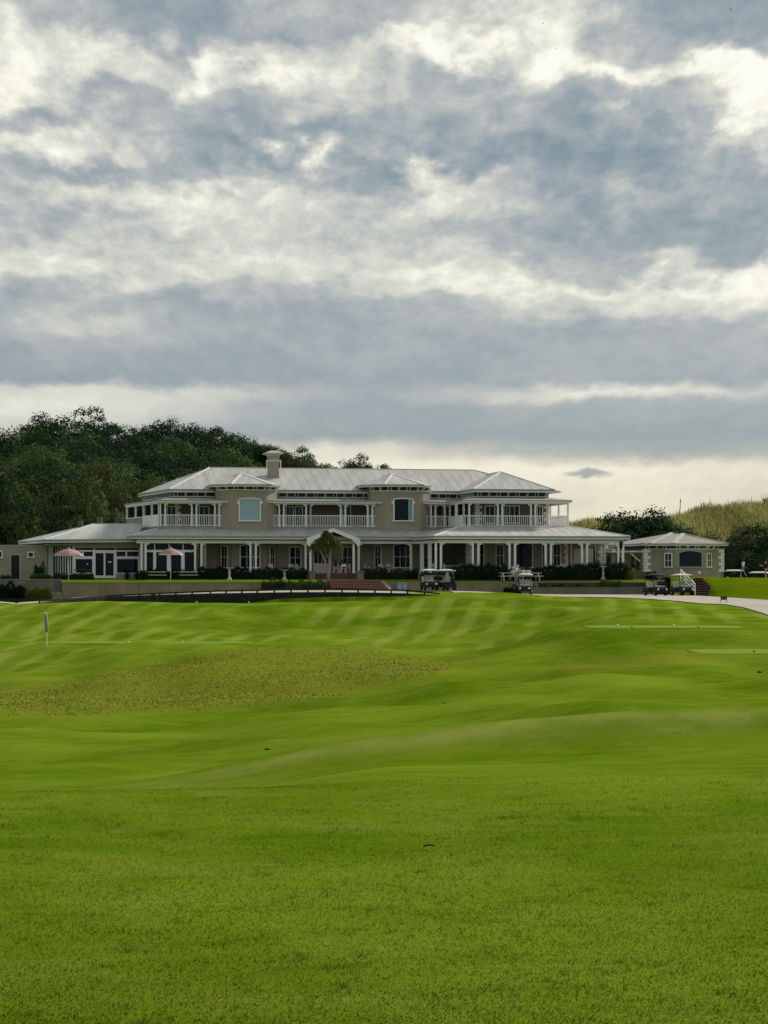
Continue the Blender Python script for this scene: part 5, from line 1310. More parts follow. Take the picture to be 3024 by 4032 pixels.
# ------------------------------------------------------------------ golf carts
def cart(pos, rz, label, body='cart_green', roofm='cart_white', front='cart_cream', bags=0, shield=True):
    e = empty('golf_cart', pos, rz, label, 'golf cart', 'golf carts parked below the terrace')
    def P(nm, mb, m, bev=.0, sm=False, par=None): return mb.build(nm, m, par or e, bevel=bev, smooth=sm)
    # -Y is the front
    mb = MB(); hw = .58
    side = [(-1.18, .30), (-1.20, .52), (-1.08, .74), (-.72, .86), (-.62, .80), (-.52, .38), (.10, .36), (.16, .62), (.20, .70), (1.0, .72), (1.16, .66), (1.20, .36), (1.05, .30)]
    mb.prism([(-hw, y, z) for y, z in side][::-1], (2 * hw, 0, 0)); P('body', mb, body, .03)
    mb = MB(); mb.box(-hw - .01, hw + .01, -1.26, -1.19, .26, .40); P('front_bumper', mb, 'black_plastic', .02)
    mb = MB(); mb.box(-hw - .01, hw + .01, 1.19, 1.26, .26, .40); P('rear_bumper', mb, 'black_plastic', .02)
    mb = MB(); mb.box(-.50, .50, -1.10, -.70, .835, .875); mb.v = [(x, y, z - (.16 if y < -.9 else 0)) for x, y, z in mb.v]; P('cowl_trim', mb, front, .015)
    for s in (-1, 1):
        mb = MB(); mb.lathe([(.03, -.03), (.085, -.02), (.085, .03), (.06, .05)], 14); mb.v = [(x + s * .42, -1.19 + -z, y + .56) for x, y, z in mb.v]; P('headlight', mb, 'lamp_lens', 0, True)
    mb = MB(); mb.box(-.54, .54, .12, .58, .72, .84); P('seat', mb, front, .04)
    mb = MB(); mb.box(-.54, .54, .56, .66, .86, 1.22); mb.v = [(x, y + (.08 if z > 1 else 0), z) for x, y, z in mb.v]; P('backrest', mb, front, .04)
    # roof: shallow dome with a rolled rim
    mb = MB(); vs = []; fs = []; nx_, ny_ = 9, 9
    for j in range(ny_):
        for i in range(nx_):
            a, b = -1 + 2 * i / (nx_ - 1), -1 + 2 * j / (ny_ - 1); x = .64 * math.copysign(abs(a) ** .85, a); y = .02 + .92 * math.copysign(abs(b) ** .9, b)
            k = max(abs(a), abs(b)) ; z = 1.80 + .11 * (1 - abs(a) ** 2.6) * (1 - abs(b) ** 4) ; vs.append((x * (1 - .03 * b * b), y * (1 - .02 * a * a), z))
    n0 = len(vs)
    for j in range(ny_ - 1):
        for i in range(nx_ - 1): q = j * nx_ + i; fs.append((q, q + 1, q + nx_ + 1, q + nx_))
    mb.add(vs, fs); o = P('roof', mb, roofm, 0, True); so = o.modifiers.new('thick', 'SOLIDIFY'); so.thickness = .05; so.offset = -1
    for x in (-.53, .53):
        mb = MB(); mb.tube([(x, -.70, .80), (x, -.55, 1.79)], .022, 8); P('roof_post', mb, 'black_plastic'); mb = MB(); mb.tube([(x, .80, .70), (x, .80, 1.79)], .022, 8); P('roof_post', mb, 'black_plastic')
    if shield:
        mb = MB(); mb.prism([(-.52, -.69, .90), (.52, -.69, .90), (.52, -.56, 1.74), (-.52, -.56, 1.74)], (0, .012, 0)); w = P('windscreen', mb, 'glass_clear')
        mb = MB(); mb.beam((-.53, -.635, 1.30), (.53, -.635, 1.30), .03, .05); P('screen_bar', mb, front, par=w)
    mb = MB(); c = Vector((-.26, -.38, 1.02)); pts = [c + Vector((.17 * math.cos(t), .05 * math.sin(t), .15 * math.sin(t))) for t in np.linspace(0, 6.283, 17)]; mb.tube(pts, .016, 6, False); mb.tube([c, (-.26, -.62, .70)], .02, 6); P('steering_wheel', mb, 'black_plastic')
    mb = MB(); mb.box(-hw + .02, hw - .02, -.62, .12, .30, .345); P('floor_mat', mb, 'black_plastic')
    for x in (-.52, .52):
        for y in (-.86, .78):
            w = empty('wheel', (x, y, .23)); w.parent = e; w.matrix_parent_inverse = Matrix()
            mb = MB(); mb.lathe([(.12, -.09), (.21, -.09), (.23, -.06), (.23, .06), (.21, .09), (.12, .09)], 18); mb.v = [(z, a, b) for a, b, z in mb.v]; mb.build('tyre', 'rubber', w, smooth=False)
            mb = MB(); mb.lathe([(.125, -.06), (.12, -.075), (.05, -.095), (.02, -.1)], 14); mb.v = [((z if x < 0 else -z), a, b) for a, b, z in mb.v]; mb.build('rim', 'cart_cream', w)
    mb = MB(); mb.box(-.5, .5, .86, 1.14, .722, .76); P('bag_rack', mb, 'black_plastic')
    return e
def bag(cart_o, x, label, m='cloth_black', y=1.02):
    mw = Matrix.Translation(cart_o.location) @ Matrix.Rotation(cart_o.rotation_euler.z, 4, 'Z')
    p = mw @ Vector((x, y, .76)); e = empty('golf_bag', p, cart_o.rotation_euler.z, label, 'golf bag', 'golf bags on the carts')
    mb = MB(); mb.tube([(0, 0, 0), (0, .02, .1), (0, .02, .6), (0, .0, .78)], [.13, .15, .14, .16], 12); mb.build('body', m, e, smooth=True)
    mb = MB(); mb.box(-.09, .09, .14, .22, .12, .42); mb.build('pocket', m, e, bevel=.03)
    for k in range(5):
        a = k * 1.26; q = Vector((.07 * math.cos(a), .07 * math.sin(a), .70)); mb = MB(); mb.tube([q, q + Vector((.02 * math.cos(a), .02 * math.sin(a), .34))], .009, 6); mb.beam(q + Vector((.02 * math.cos(a), .02 * math.sin(a), .33)), q + Vector((.1 * math.cos(a), .1 * math.sin(a), .37)), .04, .05); mb.build('club', 'steel', e)
def cpos(px, Y, zz=None):
    x, y = gp(px, Y); return Vector((x, y, (tz(x, y) + .03) if zz is None else zz))
c1 = cart(cpos(1689, 205, .02), .18, 'dark green cart with cream windscreen strip, left of the pair by the wall', 'cart_green')
c2 = cart(cpos(1755, 204.5, .00), math.pi + .35, 'dark cart with black golf bag behind, right of the pair by the wall', 'cart_navy')
c3 = cart(cpos(2069, 207), -.12, 'dark navy cart parked in front of the white picnic table group', 'cart_navy')
c4 = cart(cpos(2580, 197.5), .42, 'dark navy cart with a grey-black roof beside the low grey wall', 'cart_navy', 'black_plastic')
c5 = cart(cpos(2684, 198.5), .35, 'dark cart with pale side trim and white roof next to the dark stairs', 'cart_green', 'cart_white')
bag(c2, -.22, 'tall black golf bag strapped on the back of the cart by the wall'); bag(c2, .26, 'small grey golf bag strapped on the back of the cart by the wall', 'cloth_grey')
c6 = cart(Vector((*gp(2893, 216.5), -.02)), 1.35, 'white-roofed cart on the upper lawn behind the walking man', 'cart_navy')
c7 = cart(Vector((*gp(2990, 215.5), -.20)), 1.2, 'white-roofed cart on the upper lawn at the right edge', 'cart_navy')
# ------------------------------------------------------------------ people
def lerp3(a, b, t): return tuple(a[i] * (1 - t) + b[i] * t for i in range(3))
def person(pos, rz, label, shirt, legs, skin, pose='stand', hair='hair_dark', cap=None, shoes='cloth_black', scale=1.0, group=None, bag=False):
    J = dict(pel=(0, 0, .95), bel=(0, -.005, 1.10), che=(0, 0, 1.30), nek=(0, .0, 1.47), chin=(0, -.025, 1.55), hd=(0, -.01, 1.64), top=(0, .01, 1.735))
    for s, k in ((-1, 'l'), (1, 'r')):
        J.update({'sh' + k: (s * .185, .0, 1.40), 'el' + k: (s * .24, .03, 1.12), 'wr' + k: (s * .25, -.06, .88), 'ha' + k: (s * .25, -.09, .80), 'hip' + k: (s * .095, 0, .90), 'kn' + k: (s * .105, -.02, .50), 'an' + k: (s * .11, .01, .09), 'to' + k: (s * .12, -.15, .045)})
    if pose == 'walk':
        J.update(knl=(-.1, -.16, .52), anl=(-.1, -.22, .10), tol=(-.11, -.38, .07), knr=(.1, .06, .50), anr=(.1, .30, .13), tor=(.1, .18, .045), elr=(.23, -.12, 1.13), wrr=(.2, -.30, .98), har=(.19, -.36, .93), ell=(-.24, .14, 1.14), wrl=(-.25, .16, .90), hal=(-.25, .15, .82))
    if pose == 'bend':
        J.update(bel=(0, -.03, 1.10), che=(0, -.16, 1.27), nek=(0, -.27, 1.40), chin=(0, -.33, 1.46), hd=(0, -.35, 1.55), top=(0, -.36, 1.64), shl=(-.18, -.20, 1.35), shr=(.18, -.20, 1.35), ell=(-.22, -.28, 1.08), elr=(.22, -.28, 1.08), wrl=(-.1, -.42, .92), wrr=(.1, -.42, .92), hal=(-.05, -.47, .86), har=(.05, -.47, .86))
    if pose == 'reach':
        J.update(ell=(-.22, -.22, 1.24), wrl=(-.16, -.46, 1.25), hal=(-.15, -.54, 1.26), elr=(.22, -.18, 1.2), wrr=(.16, -.42, 1.2), har=(.15, -.5, 1.2))
    if pose == 'sit':
        dz = -.44
        for k in ('pel', 'bel', 'che', 'nek', 'chin', 'hd', 'top', 'shl', 'shr', 'ell', 'elr', 'wrl', 'wrr', 'hal', 'har'): J[k] = (J[k][0], J[k][1], J[k][2] + dz)
        for s, k in ((-1, 'l'), (1, 'r')):
            J.update({'hip' + k: (s * .10, -.02, .49), 'kn' + k: (s * .13, -.44, .51), 'an' + k: (s * .13, -.42, .09), 'to' + k: (s * .14, -.57, .045), 'el' + k: (s * .25, -.12, .76), 'wr' + k: (s * .16, -.36, .78), 'ha' + k: (s * .13, -.44, .79)})
        for k in ('che', 'nek', 'chin', 'hd', 'top', 'shl', 'shr'): J[k] = (J[k][0], J[k][1] - .06, J[k][2])
    RAD = dict(pel=(.155, .115), bel=(.14, .105), che=(.165, .115), nek=(.058, .058), chin=(.065, .075), hd=(.082, .098), top=(.05, .06), sh=(.07, .068), el=(.046, .046), wr=(.032, .028), ha=(.04, .024), hip=(.098, .1), kn=(.062, .064), an=(.042, .046), to=(.04, .03))
    vs, es, rd, lab = [], [], [], []
    ix = {}
    def V(k, c, r, l): ix[k] = len(vs); vs.append(c); rd.append(r); lab.append(l); return ix[k]
    LAB = dict(pel=1, bel=0, che=0, nek=2, chin=2, hd=2, top=2, sh=0, el=0, wr=2, ha=2, hip=1, kn=1, an=1, to=3)
    for k, c in J.items():
        b = k if k in RAD else k[:-1]; V(k, c, RAD[b], LAB[b])
    for a, b in (('pel', 'bel'), ('bel', 'che'), ('che', 'nek'), ('nek', 'chin'), ('chin', 'hd'), ('hd', 'top')): es.append((ix[a], ix[b]))
    for k in 'lr':
        for a, b in (('che', 'sh' + k), ('sh' + k, 'el' + k), ('el' + k, 'wr' + k), ('wr' + k, 'ha' + k), ('pel', 'hip' + k), ('hip' + k, 'kn' + k), ('kn' + k, 'an' + k), ('an' + k, 'to' + k)): es.append((ix[a], ix[b]))
        h, w = Vector(J['ha' + k]), Vector(J['wr' + k]); d = (h - w).normalized(); sd = d.cross(Vector((0, 1, .3))).normalized()
        for j, (o, l) in enumerate(((-.028, .075), (-.01, .085), (.01, .08), (.028, .065))):
            f1 = V('f%s%d' % (k, j), tuple(h + sd * o + d * .045), (.0095, .0095), 2); f2 = V('g%s%d' % (k, j), tuple(h + sd * o + d * (.045 + l * .6) + Vector((0, -.012, -.012))), (.008, .008), 2)
            es.append((ix['ha' + k], f1)); es.append((f1, f2))
        t1 = V('t' + k, tuple(h - sd * .055 - d * .0), (.011, .011), 2); es.append((ix['ha' + k], t1))
        nz_ = 0
    n1_ = V('nose', (J['hd'][0], J['hd'][1] - .115, J['hd'][2] - .01), (.014, .014), 2); es.append((ix['hd'], n1_))
    me = bpy.data.meshes.new('person_body'); me.from_pydata(vs, es, [])
    tmp = bpy.data.objects.new('tmp', me); COL.objects.link(tmp)
    tmp.modifiers.new('skin', 'SKIN')
    if not me.skin_vertices: pass
    for i, sv_ in enumerate(me.skin_vertices[0].data): sv_.radius = rd[i]; sv_.use_root = (i == 0)
    sub = tmp.modifiers.new('sub', 'SUBSURF'); sub.levels = 1; sub.render_levels = 1
    dg = bpy.context.evaluated_depsgraph_get(); dg.update()
    body = bpy.data.meshes.new_from_object(tmp.evaluated_get(dg)); body.name = 'person'
    bpy.data.objects.remove(tmp); bpy.data.meshes.remove(me)
    body.materials.clear()
    for m in (shirt, legs, skin, shoes): body.materials.append(M(m))
    # nearest bone decides the clothing
    S = []; SL = []
    for a, b in es:
        for t in (0, .25, .5, .75, 1.0): S.append(lerp3(vs[a], vs[b], t)); SL.append(lab[a] if t < .5 else lab[b])
    S = np.array(S); SL = np.array(SL)
    n = len(body.polygons); c = np.empty(n * 3, np.float32); body.polygons.foreach_get('center', c); c = c.reshape(-1, 3)
    body.polygons.foreach_set('material_index', SL[np.argmin(((c[:, None] - S[None]) ** 2).sum(-1), 1)].astype(np.int32)); body.polygons.foreach_set('use_smooth', np.ones(n, bool))
    o = link('person', body, None, pos, rz); o.scale = (scale,) * 3; tag(o, label, 'person', group)
    h = Vector(J['hd'])
    mb = MB(); mb.sphere((h.x, h.y + .018, h.z + .035), .105, 12, 8, .92, 1.08, 1.0); mb.v = [(x, y if z > h.z - .02 else max(y, h.y + .03), z) for x, y, z in mb.v]
    mb.build('cap' if cap else 'hair', cap or hair, o, smooth=True)
    for s in (-1, 1): mb = MB(); mb.sphere((h.x + s * .032, h.y - .094, h.z + .012), .011, 6, 4); mb.build('eye', 'black_plastic', o)
    mb = MB(); mb.box(h.x - .024, h.x + .024, h.y - .098, h.y - .088, h.z - .052, h.z - .045); mb.build('mouth', 'cloth_maroon', o)
    if cap: mb = MB(); mb.box(h.x - .06, h.x + .06, h.y - .2, h.y - .08, h.z + .05, h.z + .065); mb.build('cap_peak', cap, o)
    return o
GP = 'people seated at the white picnic table'; GQ = 'people seated on the porch'
def sit(px, v, z, rz, *a, **k): p = at(px, v, z); return person(p, rz, *a, pose='sit', **k)
sit(2022, -11.3, TZ - .10 + .01, TH - 1.2, 'person in white cap and white top at the left end of the picnic table', 'cloth_white', 'cloth_khaki', 'skin_light', cap='cloth_white', group=GP)
person(at(2031, -11.9, TZ - .16), TH + 2.2, 'person in pale lilac shirt and cap leaning over the picnic table', 'cloth_white', 'cloth_grey', 'skin_light', 'bend', cap='cloth_white', group=GP, scale=.93)
sit(2048, -10.1, TZ - .10 + .02, TH, 'person in grey shirt behind the picnic table', 'cloth_grey', 'cloth_navy', 'skin_light', group=GP)
sit(2063, -11.55, TZ - .10 + .02, TH + math.pi, 'person in white shirt seen from behind at the picnic table', 'cloth_white', 'cloth_navy', 'skin_light', group=GP)
sit(2082, -11.5, TZ - .10 + .02, TH + math.pi - .2, 'dark-haired person in pale blue-white shirt at the right end of the picnic table', 'cloth_white', 'cloth_blue', 'skin_dark', group=GP)
sit(1320, .2, ZF, TH + 1.57, 'person in dark clothes facing right on the porch', 'cloth_black', 'cloth_grey', 'skin_dark', group=GQ)
sit(1346, .95, ZF, TH, 'person in dark blue behind the porch table', 'cloth_navy', 'cloth_navy', 'skin_dark', group=GQ)
sit(1361, -.75, ZF, TH + math.pi, 'person in black with dark hair seen from behind on the porch', 'cloth_black', 'cloth_black', 'skin_dark', group=GQ)
person(at(1384, .2, ZF), TH + 1.2, 'tall person in long dark clothes standing beside the porch post', 'cloth_navy', 'cloth_navy', 'skin_dark', 'stand')
person(at(1212, .9, ZF), TH - .4, 'person in maroon top standing in the shade left of the porch', 'cloth_maroon', 'cloth_black', 'skin_dark', 'stand')
p = at(2492, -6.5, 1.0); person(p, TH + 1.5, 'person in black standing at the side of the small pavilion, arms forward', 'cloth_black', 'cloth_khaki', 'skin_dark', 'reach')
person(Vector((*gp(2926, 209), 1.14)), -1.15, 'bent man in white shirt and grey trousers walking on the upper lawn', 'cloth_white', 'cloth_blue', 'skin_dark', 'walk')
person(Vector((*gp(3016, 208), 1.02)), -1.4, 'person in dark top and cream shorts at the right edge of the lawn', 'cloth_black', 'cloth_khaki', 'skin_light', 'reach')
e = empty('shoulder_bag', Vector((*gp(2937, 209), 1.93)), .3, 'black bag carried at the hip of the walking man', 'bag')
mb = MB(); mb.sphere((0, 0, 0), .24, 12, 8, 1.1, .6, .8); mb.build('body', 'cloth_black', e, smooth=True); mb = MB(); mb.tube([(-.12, 0, .15), (-.2, -.1, .5), (-.12, -.05, .58)], .018, 6); mb.build('strap', 'cloth_black', e)

# ------------------------------------------------------------------ foliage
def leaf_mesh_arrays(c, nrm_bias, size, r, aspect=.6, up=.0, jitter=.5):
    # one bent-free quad per leaf clump; c: n x 3 centres
    n = len(c)
    nb = np.broadcast_to(nrm_bias, (n, 3)); nr = r.normal(0, 1, (n, 3)) * jitter + nb; nr /= np.linalg.norm(nr, axis=1, keepdims=True) + 1e-9
    t = np.cross(nr, r.normal(0, 1, (n, 3))); t /= np.linalg.norm(t, axis=1, keepdims=True) + 1e-9
    b = np.cross(nr, t)
    s = (size * r.uniform(.55, 1.3, n))[:, None]
    v = np.empty((n, 4, 3)); v[:, 0] = c - t * s * .5; v[:, 1] = c - b * s * aspect * .5 + t * s * .1; v[:, 2] = c + t * s * .5; v[:, 3] = c + b * s * aspect * .5 + t * s * .1
    g_ = np.cross(v[:, 1] - v[:, 0], v[:, 2] - v[:, 0]); fl = (g_ * nb).sum(1) < 0; v[fl] = v[fl][:, ::-1]
    return v
def quads_mesh(name, v, tint, mats, mi=None, nrm=None):
    n = len(v); me = bpy.data.meshes.new(name)
    me.vertices.add(n * 4); me.vertices.foreach_set('co', v.astype(np.float32).ravel())
    me.loops.add(n * 4); me.loops.foreach_set('vertex_index', np.arange(n * 4, dtype=np.int32))
    me.polygons.add(n); me.polygons.foreach_set('loop_start', np.arange(0, n * 4, 4, dtype=np.int32))
    a = me.attributes.new('tint', 'FLOAT', 'POINT'); a.data.foreach_set('value', np.repeat(np.clip(tint, 0, 1), 4).astype(np.float32))
    for m in (mats if isinstance(mats, list) else [mats]): me.materials.append(M(m))
    if mi is not None: me.polygons.foreach_set('material_index', mi.astype(np.int32))
    me.update(calc_edges=True)
    if nrm is not None:
        me.polygons.foreach_set('use_smooth', np.ones(n, bool))
        me.normals_split_custom_set_from_vertices(np.repeat(nrm / (np.linalg.norm(nrm, axis=1, keepdims=True) + 1e-9), 4, axis=0).astype(np.float32).tolist())
    return me
def crown_arrays(seed, nl=2600, ncl=34, leaf=.10, flat=1.0, spread=1.0):
    # unit crown: radius 1 round the origin, z -0.8..1
    r = np.random.default_rng(seed)
    d = r.normal(0, 1, (ncl, 3)); d[:, 2] = d[:, 2] * .8 + .25; d /= np.linalg.norm(d, axis=1, keepdims=True)
    cc = d * r.uniform(.45, .86, (ncl, 1)) * np.array([1, 1, flat]) * (1 + .18 * np.sin(d[:, :1] * 3 + seed) * spread)
    cr = r.uniform(.26, .44, ncl) * spread
    ct = r.uniform(0, 1, ncl)
    k = r.integers(0, ncl, nl)
    q = r.normal(0, 1, (nl, 3)); q[:, 2] = np.abs(q[:, 2]) * .9 - .25; q /= np.linalg.norm(q, axis=1, keepdims=True)
    c = cc[k] + q * (cr[k] * r.uniform(.55, 1.08, nl))[:, None] * np.array([1, 1, .75])
    nn = q * .95 + cc[k] * .45 + np.array([0, 0, .15]) + r.normal(0, .2, (nl, 3))
    v = leaf_mesh_arrays(c, nn, leaf, r, jitter=.42)
    return v, np.clip(.25 + .5 * ct[k] + r.normal(0, .13, nl), 0, 1), nn
VAR = [crown_arrays(s, 3800, nc, lf * .82, fl) for s, nc, lf, fl in ((1, 30, .105, .85), (2, 44, .095, .7), (3, 24, .11, 1.0), (4, 52, .09, .6), (5, 36, .10, .95))]
CM = {}
def crown_mesh(k, m):
    if (k, m) not in CM: CM[k, m] = quads_mesh('crown', VAR[k][0], VAR[k][1], m, None, VAR[k][2])
    return CM[k, m]
def trunk_mesh(seed, h=1.0):
    r = random.Random(seed); mb = MB(); lean = (r.uniform(-.06, .06), r.uniform(-.06, .06))
    mb.tube([(0, 0, -.3), (lean[0] * .5, lean[1] * .5, h * .5), (lean[0], lean[1], h)], [.045, .033, .02], 8)
    for k in range(5):
        a = k * 1.3 + r.random(); z = h * (.45 + .1 * k); mb.tube([(lean[0] * z / h, lean[1] * z / h, z), (.2 * math.cos(a), .2 * math.sin(a), z + .2), (.36 * math.cos(a), .36 * math.sin(a), z + .38)], [.02, .013, .006], 6)
    return mb.mesh('trunk', 'bark')
TRK = [trunk_mesh(s) for s in range(4)]
def tree(px, topy, Y, h, rad, m, k, label, name='tree', group=None, ch=.62, cat='tree', base=None):
    t = wp(px, topy, Y); zb = t.z - h if base is None else base; h = t.z - zb
    e = empty(name, (t.x, t.y, zb), (px * .37) % 6.28, label, cat, group)
    o = link('trunk', TRK[int(px) % 4], e, (0, 0, 0)); o.scale = (h * .8, h * .8, h * .62)
    ry = h * ch / 1.75
    o = link('crown', crown_mesh(k, m), e, (0, 0, h - ry)); o.scale = (rad, rad, ry * 1.02)
    return e
SKX = [-500, -200, 0, 60, 130, 190, 260, 350, 430, 470, 510, 560, 620, 700, 800, 880, 930, 1000, 1060, 1130, 1200, 1270, 1340, 1372, 1440, 1500, 1540, 1600, 1800]
SKY_ = [1790, 1750, 1700, 1652, 1618, 1614, 1626, 1622, 1632, 1656, 1660, 1640, 1630, 1634, 1640, 1656, 1680, 1712, 1724, 1762, 1782, 1806, 1818, 1798, 1792, 1806, 1838, 1856, 1900]
FRX = [-500, 0, 100, 200, 330, 400, 500, 560, 650, 900, 1300, 1800]
FRY = [1900, 1880, 1842, 1822, 1832, 1856, 1866, 1890, 1910, 1940, 1960, 1990]
def topy(px, s):
    return np.interp(px, FRX, FRY) * (1 - s ** .8) + np.interp(px, SKX, SKY_) * s ** .8
def hillz(px, s):
    Y = 250 + 110 * s; return np.maximum(-.5, EYE + (HY - topy(px, s)) / F * Y - 10.5 + 5 * (1 - s))
gx, gs_ = np.meshgrid(np.linspace(-900, 2000, 60), np.concatenate([np.linspace(-.12, 1.0, 24), [1.3, 2.2]]))
sc_ = np.clip(gs_, 0, 1); Yh = 250 + 110 * gs_; Zh = np.where(gs_ < 0, -.6, hillz(gx, sc_)) - np.clip(gs_ - 1, 0, 9) * 9
tag(link('hill', grid_mesh('hill', np.stack([(gx - CX) / F * Yh, Yh, Zh], -1).reshape(-1, 3), gx.shape[0], gx.shape[1], 'soil')), 'wooded hill rising behind the clubhouse on the left', None, None, 'structure')
# the wood on the hill reads as one mass: one object of many crowns
def wood(name, spots, label, seed):
    r = np.random.default_rng(seed); VV, TT, MI, NN = [], [], [], []
    mats = ['leaf_deep', 'leaf_mid', 'leaf_olive', 'leaf_brown']
    for px, ty, Y, rad, mi in spots:
        v, t, nn = VAR[int(r.integers(0, 5))]; sel = r.choice(len(v), 2600, replace=False); v = v[sel]; t = t[sel]; nn = nn[sel]
        a = r.uniform(0, 6.28); c_, s_ = math.cos(a), math.sin(a); R3 = np.array([[c_, -s_, 0], [s_, c_, 0], [0, 0, 1]])
        p = wp(px, ty, Y); rz_ = rad * r.uniform(.75, 1.0)
        VV.append(v @ R3.T * np.array([rad, rad, rz_]) + np.array([p.x, p.y, p.z - rz_])); TT.append(np.clip(t * .8 + r.uniform(-.15, .3), 0, 1)); MI.append(np.full(len(v), mi)); NN.append(nn @ R3.T)
    o = link(name, quads_mesh(name, np.concatenate(VV), np.concatenate(TT), mats, np.concatenate(MI), np.concatenate(NN))); return tag(o, label, None, None, 'stuff')
r = np.random.default_rng(21); sp_l = []
for px in np.arange(930, 1560, 17.0):
    sp_l.append((px, np.interp(px, SKX, SKY_) + r.uniform(8, 40), 335 + r.uniform(-8, 8), r.uniform(1.7, 2.7), int(r.choice([0, 1, 2, 3], p=[.45, .3, .12, .13]))))
for s in (.12, .26, .42, .58, .74, .88):
    px = -420 + r.uniform(0, 60)
    while px < 1560:
        Y = 250 + 110 * s + r.uniform(-6, 6); ty = topy(px, s) + r.uniform(2, 26)
        if (s > .5 or px < 760) and not (s < .2 and r.random() < .6):
            mi = 0 if r.random() < .62 else 1
            if s < .3: mi = int(r.choice([0, 1, 2], p=[.3, .45, .25]))
            if 330 < px < 620 and s < .3: mi = int(r.choice([1, 2, 3], p=[.3, .4, .3]))
            if px > 1080: mi = int(r.choice([0, 1, 2, 3], p=[.35, .25, .2, .2]))
            sp_l.append((px, ty, Y, r.uniform(4.2, 6.0) * (1 if px < 1000 else .72), mi))
        px += r.uniform(85, 125) * (1 if px < 1000 else .75)
wood('hillside_wood', sp_l, 'dense dark green wood covering the hill behind the clubhouse', 22)
GS = 'trees along the hill skyline'
for px, ty, rad, m, k, lab in (
    (40, 1668, 3.4, 'leaf_deep', 0, 'dark tree at the left end of the hill skyline'), (190, 1606, 5.0, 'leaf_deep', 1, 'tall dark tree forming the left peak of the hill skyline'), (150, 1650, 4.4, 'leaf_mid', 3, 'lighter green flat-topped tree just below the left peak of the hill'),
    (345, 1616, 4.2, 'leaf_deep', 2, 'dark tree on the skyline between the two hill peaks, with spiky top'), (430, 1634, 3.6, 'leaf_deep', 4, 'rounded dark tree where the hill skyline starts to dip'), (570, 1632, 3.6, 'leaf_deep', 3, 'dark spreading tree just right of the dip in the hill skyline'),
    (655, 1624, 3.4, 'leaf_deep', 1, 'dark feathery tree on the hill skyline above the left roof end'), (760, 1628, 3.8, 'leaf_deep', 3, 'dark flat-topped tree on the skyline above the left bay roof'), (860, 1642, 3.6, 'leaf_deep', 4, 'dark tree on the skyline where the hill begins to fall right'),
    (965, 1692, 3.4, 'leaf_deep', 1, 'dark tree on the falling skyline left of the chimney'), (1060, 1718, 3.2, 'leaf_deep', 3, 'dark tree on the skyline above the chimney'), (1180, 1768, 2.8, 'leaf_mid', 2, 'small tree on the falling skyline right of the chimney'),
    (1290, 1806, 2.6, 'leaf_brown', 1, 'brownish tree low on the skyline behind the roof ridge'), (1372, 1790, 2.6, 'leaf_deep', 0, 'round dark tree above the middle of the roof ridge'), (1420, 1796, 2.2, 'leaf_deep', 2, 'small dark tree touching the round one above the roof ridge'), (1500, 1800, 2.4, 'leaf_mid', 4, 'bushy green tree at the right end of the wood above the ridge'), (1560, 1836, 1.2, 'leaf_mid', 1, 'tiny last tree at the right end of the hill skyline')):
    tree(px, ty, 358, 11 if px < 1100 else 8, rad, m, k, lab, group=GS, ch=.72)
GF = 'trees at the foot of the hill'
for px, ty, Y, h, rad, m, k, lab in (
    (20, 1890, 243, 11, 4.4, 'leaf_deep', 2, 'big dark tree at the left edge behind the outbuilding'), (90, 1980, 240, 8, 2.8, 'leaf_mid', 0, 'mid green tree with lit leaves behind the outbuilding'), (70, 1832, 256, 13, 3.8, 'leaf_olive', 1, 'olive green tree with pale top at the left, behind the big dark one'),
    (210, 1816, 252, 13, 4.6, 'leaf_mid', 4, 'large round green tree behind the dining wing roof'), (320, 1838, 250, 12, 3.2, 'leaf_olive', 0, 'olive tree right of the large round green one'), (395, 1846, 254, 12, 2.8, 'leaf_brown', 2, 'yellow-brown tree beside the upper floor on the left'), (475, 1852, 256, 12, 2.6, 'leaf_mid', 1, 'green tree with a rounded top left of the upper roof'),
    (545, 1872, 258, 11, 3.4, 'leaf_brown', 3, 'russet-tinged tree touching the left end of the upper roof'), (330, 1965, 243, 9, 2.6, 'leaf_mid', 2, 'dark rounded tree directly behind the roof vents'), (430, 1950, 246, 9, 3.0, 'leaf_olive', 4, 'olive tree between the roof vents and the upper floor'), (170, 1960, 244, 9, 3.4, 'leaf_deep', 3, 'dark tree behind the left slope of the dining wing roof'),
    (1020, 1776, 256, 9, 1.8, 'leaf_lime', 0, 'yellow-green tree just left of the chimney'), (1120, 1782, 258, 9, 2.2, 'leaf_lime', 3, 'yellow-green tree just right of the chimney'), (1180, 1808, 262, 9, 2.2, 'leaf_brown', 1, 'brown-green tree further right of the chimney')):
    tree(px, ty, Y, h, rad, m, k, lab, group=GF, ch=.85, base=-.6)
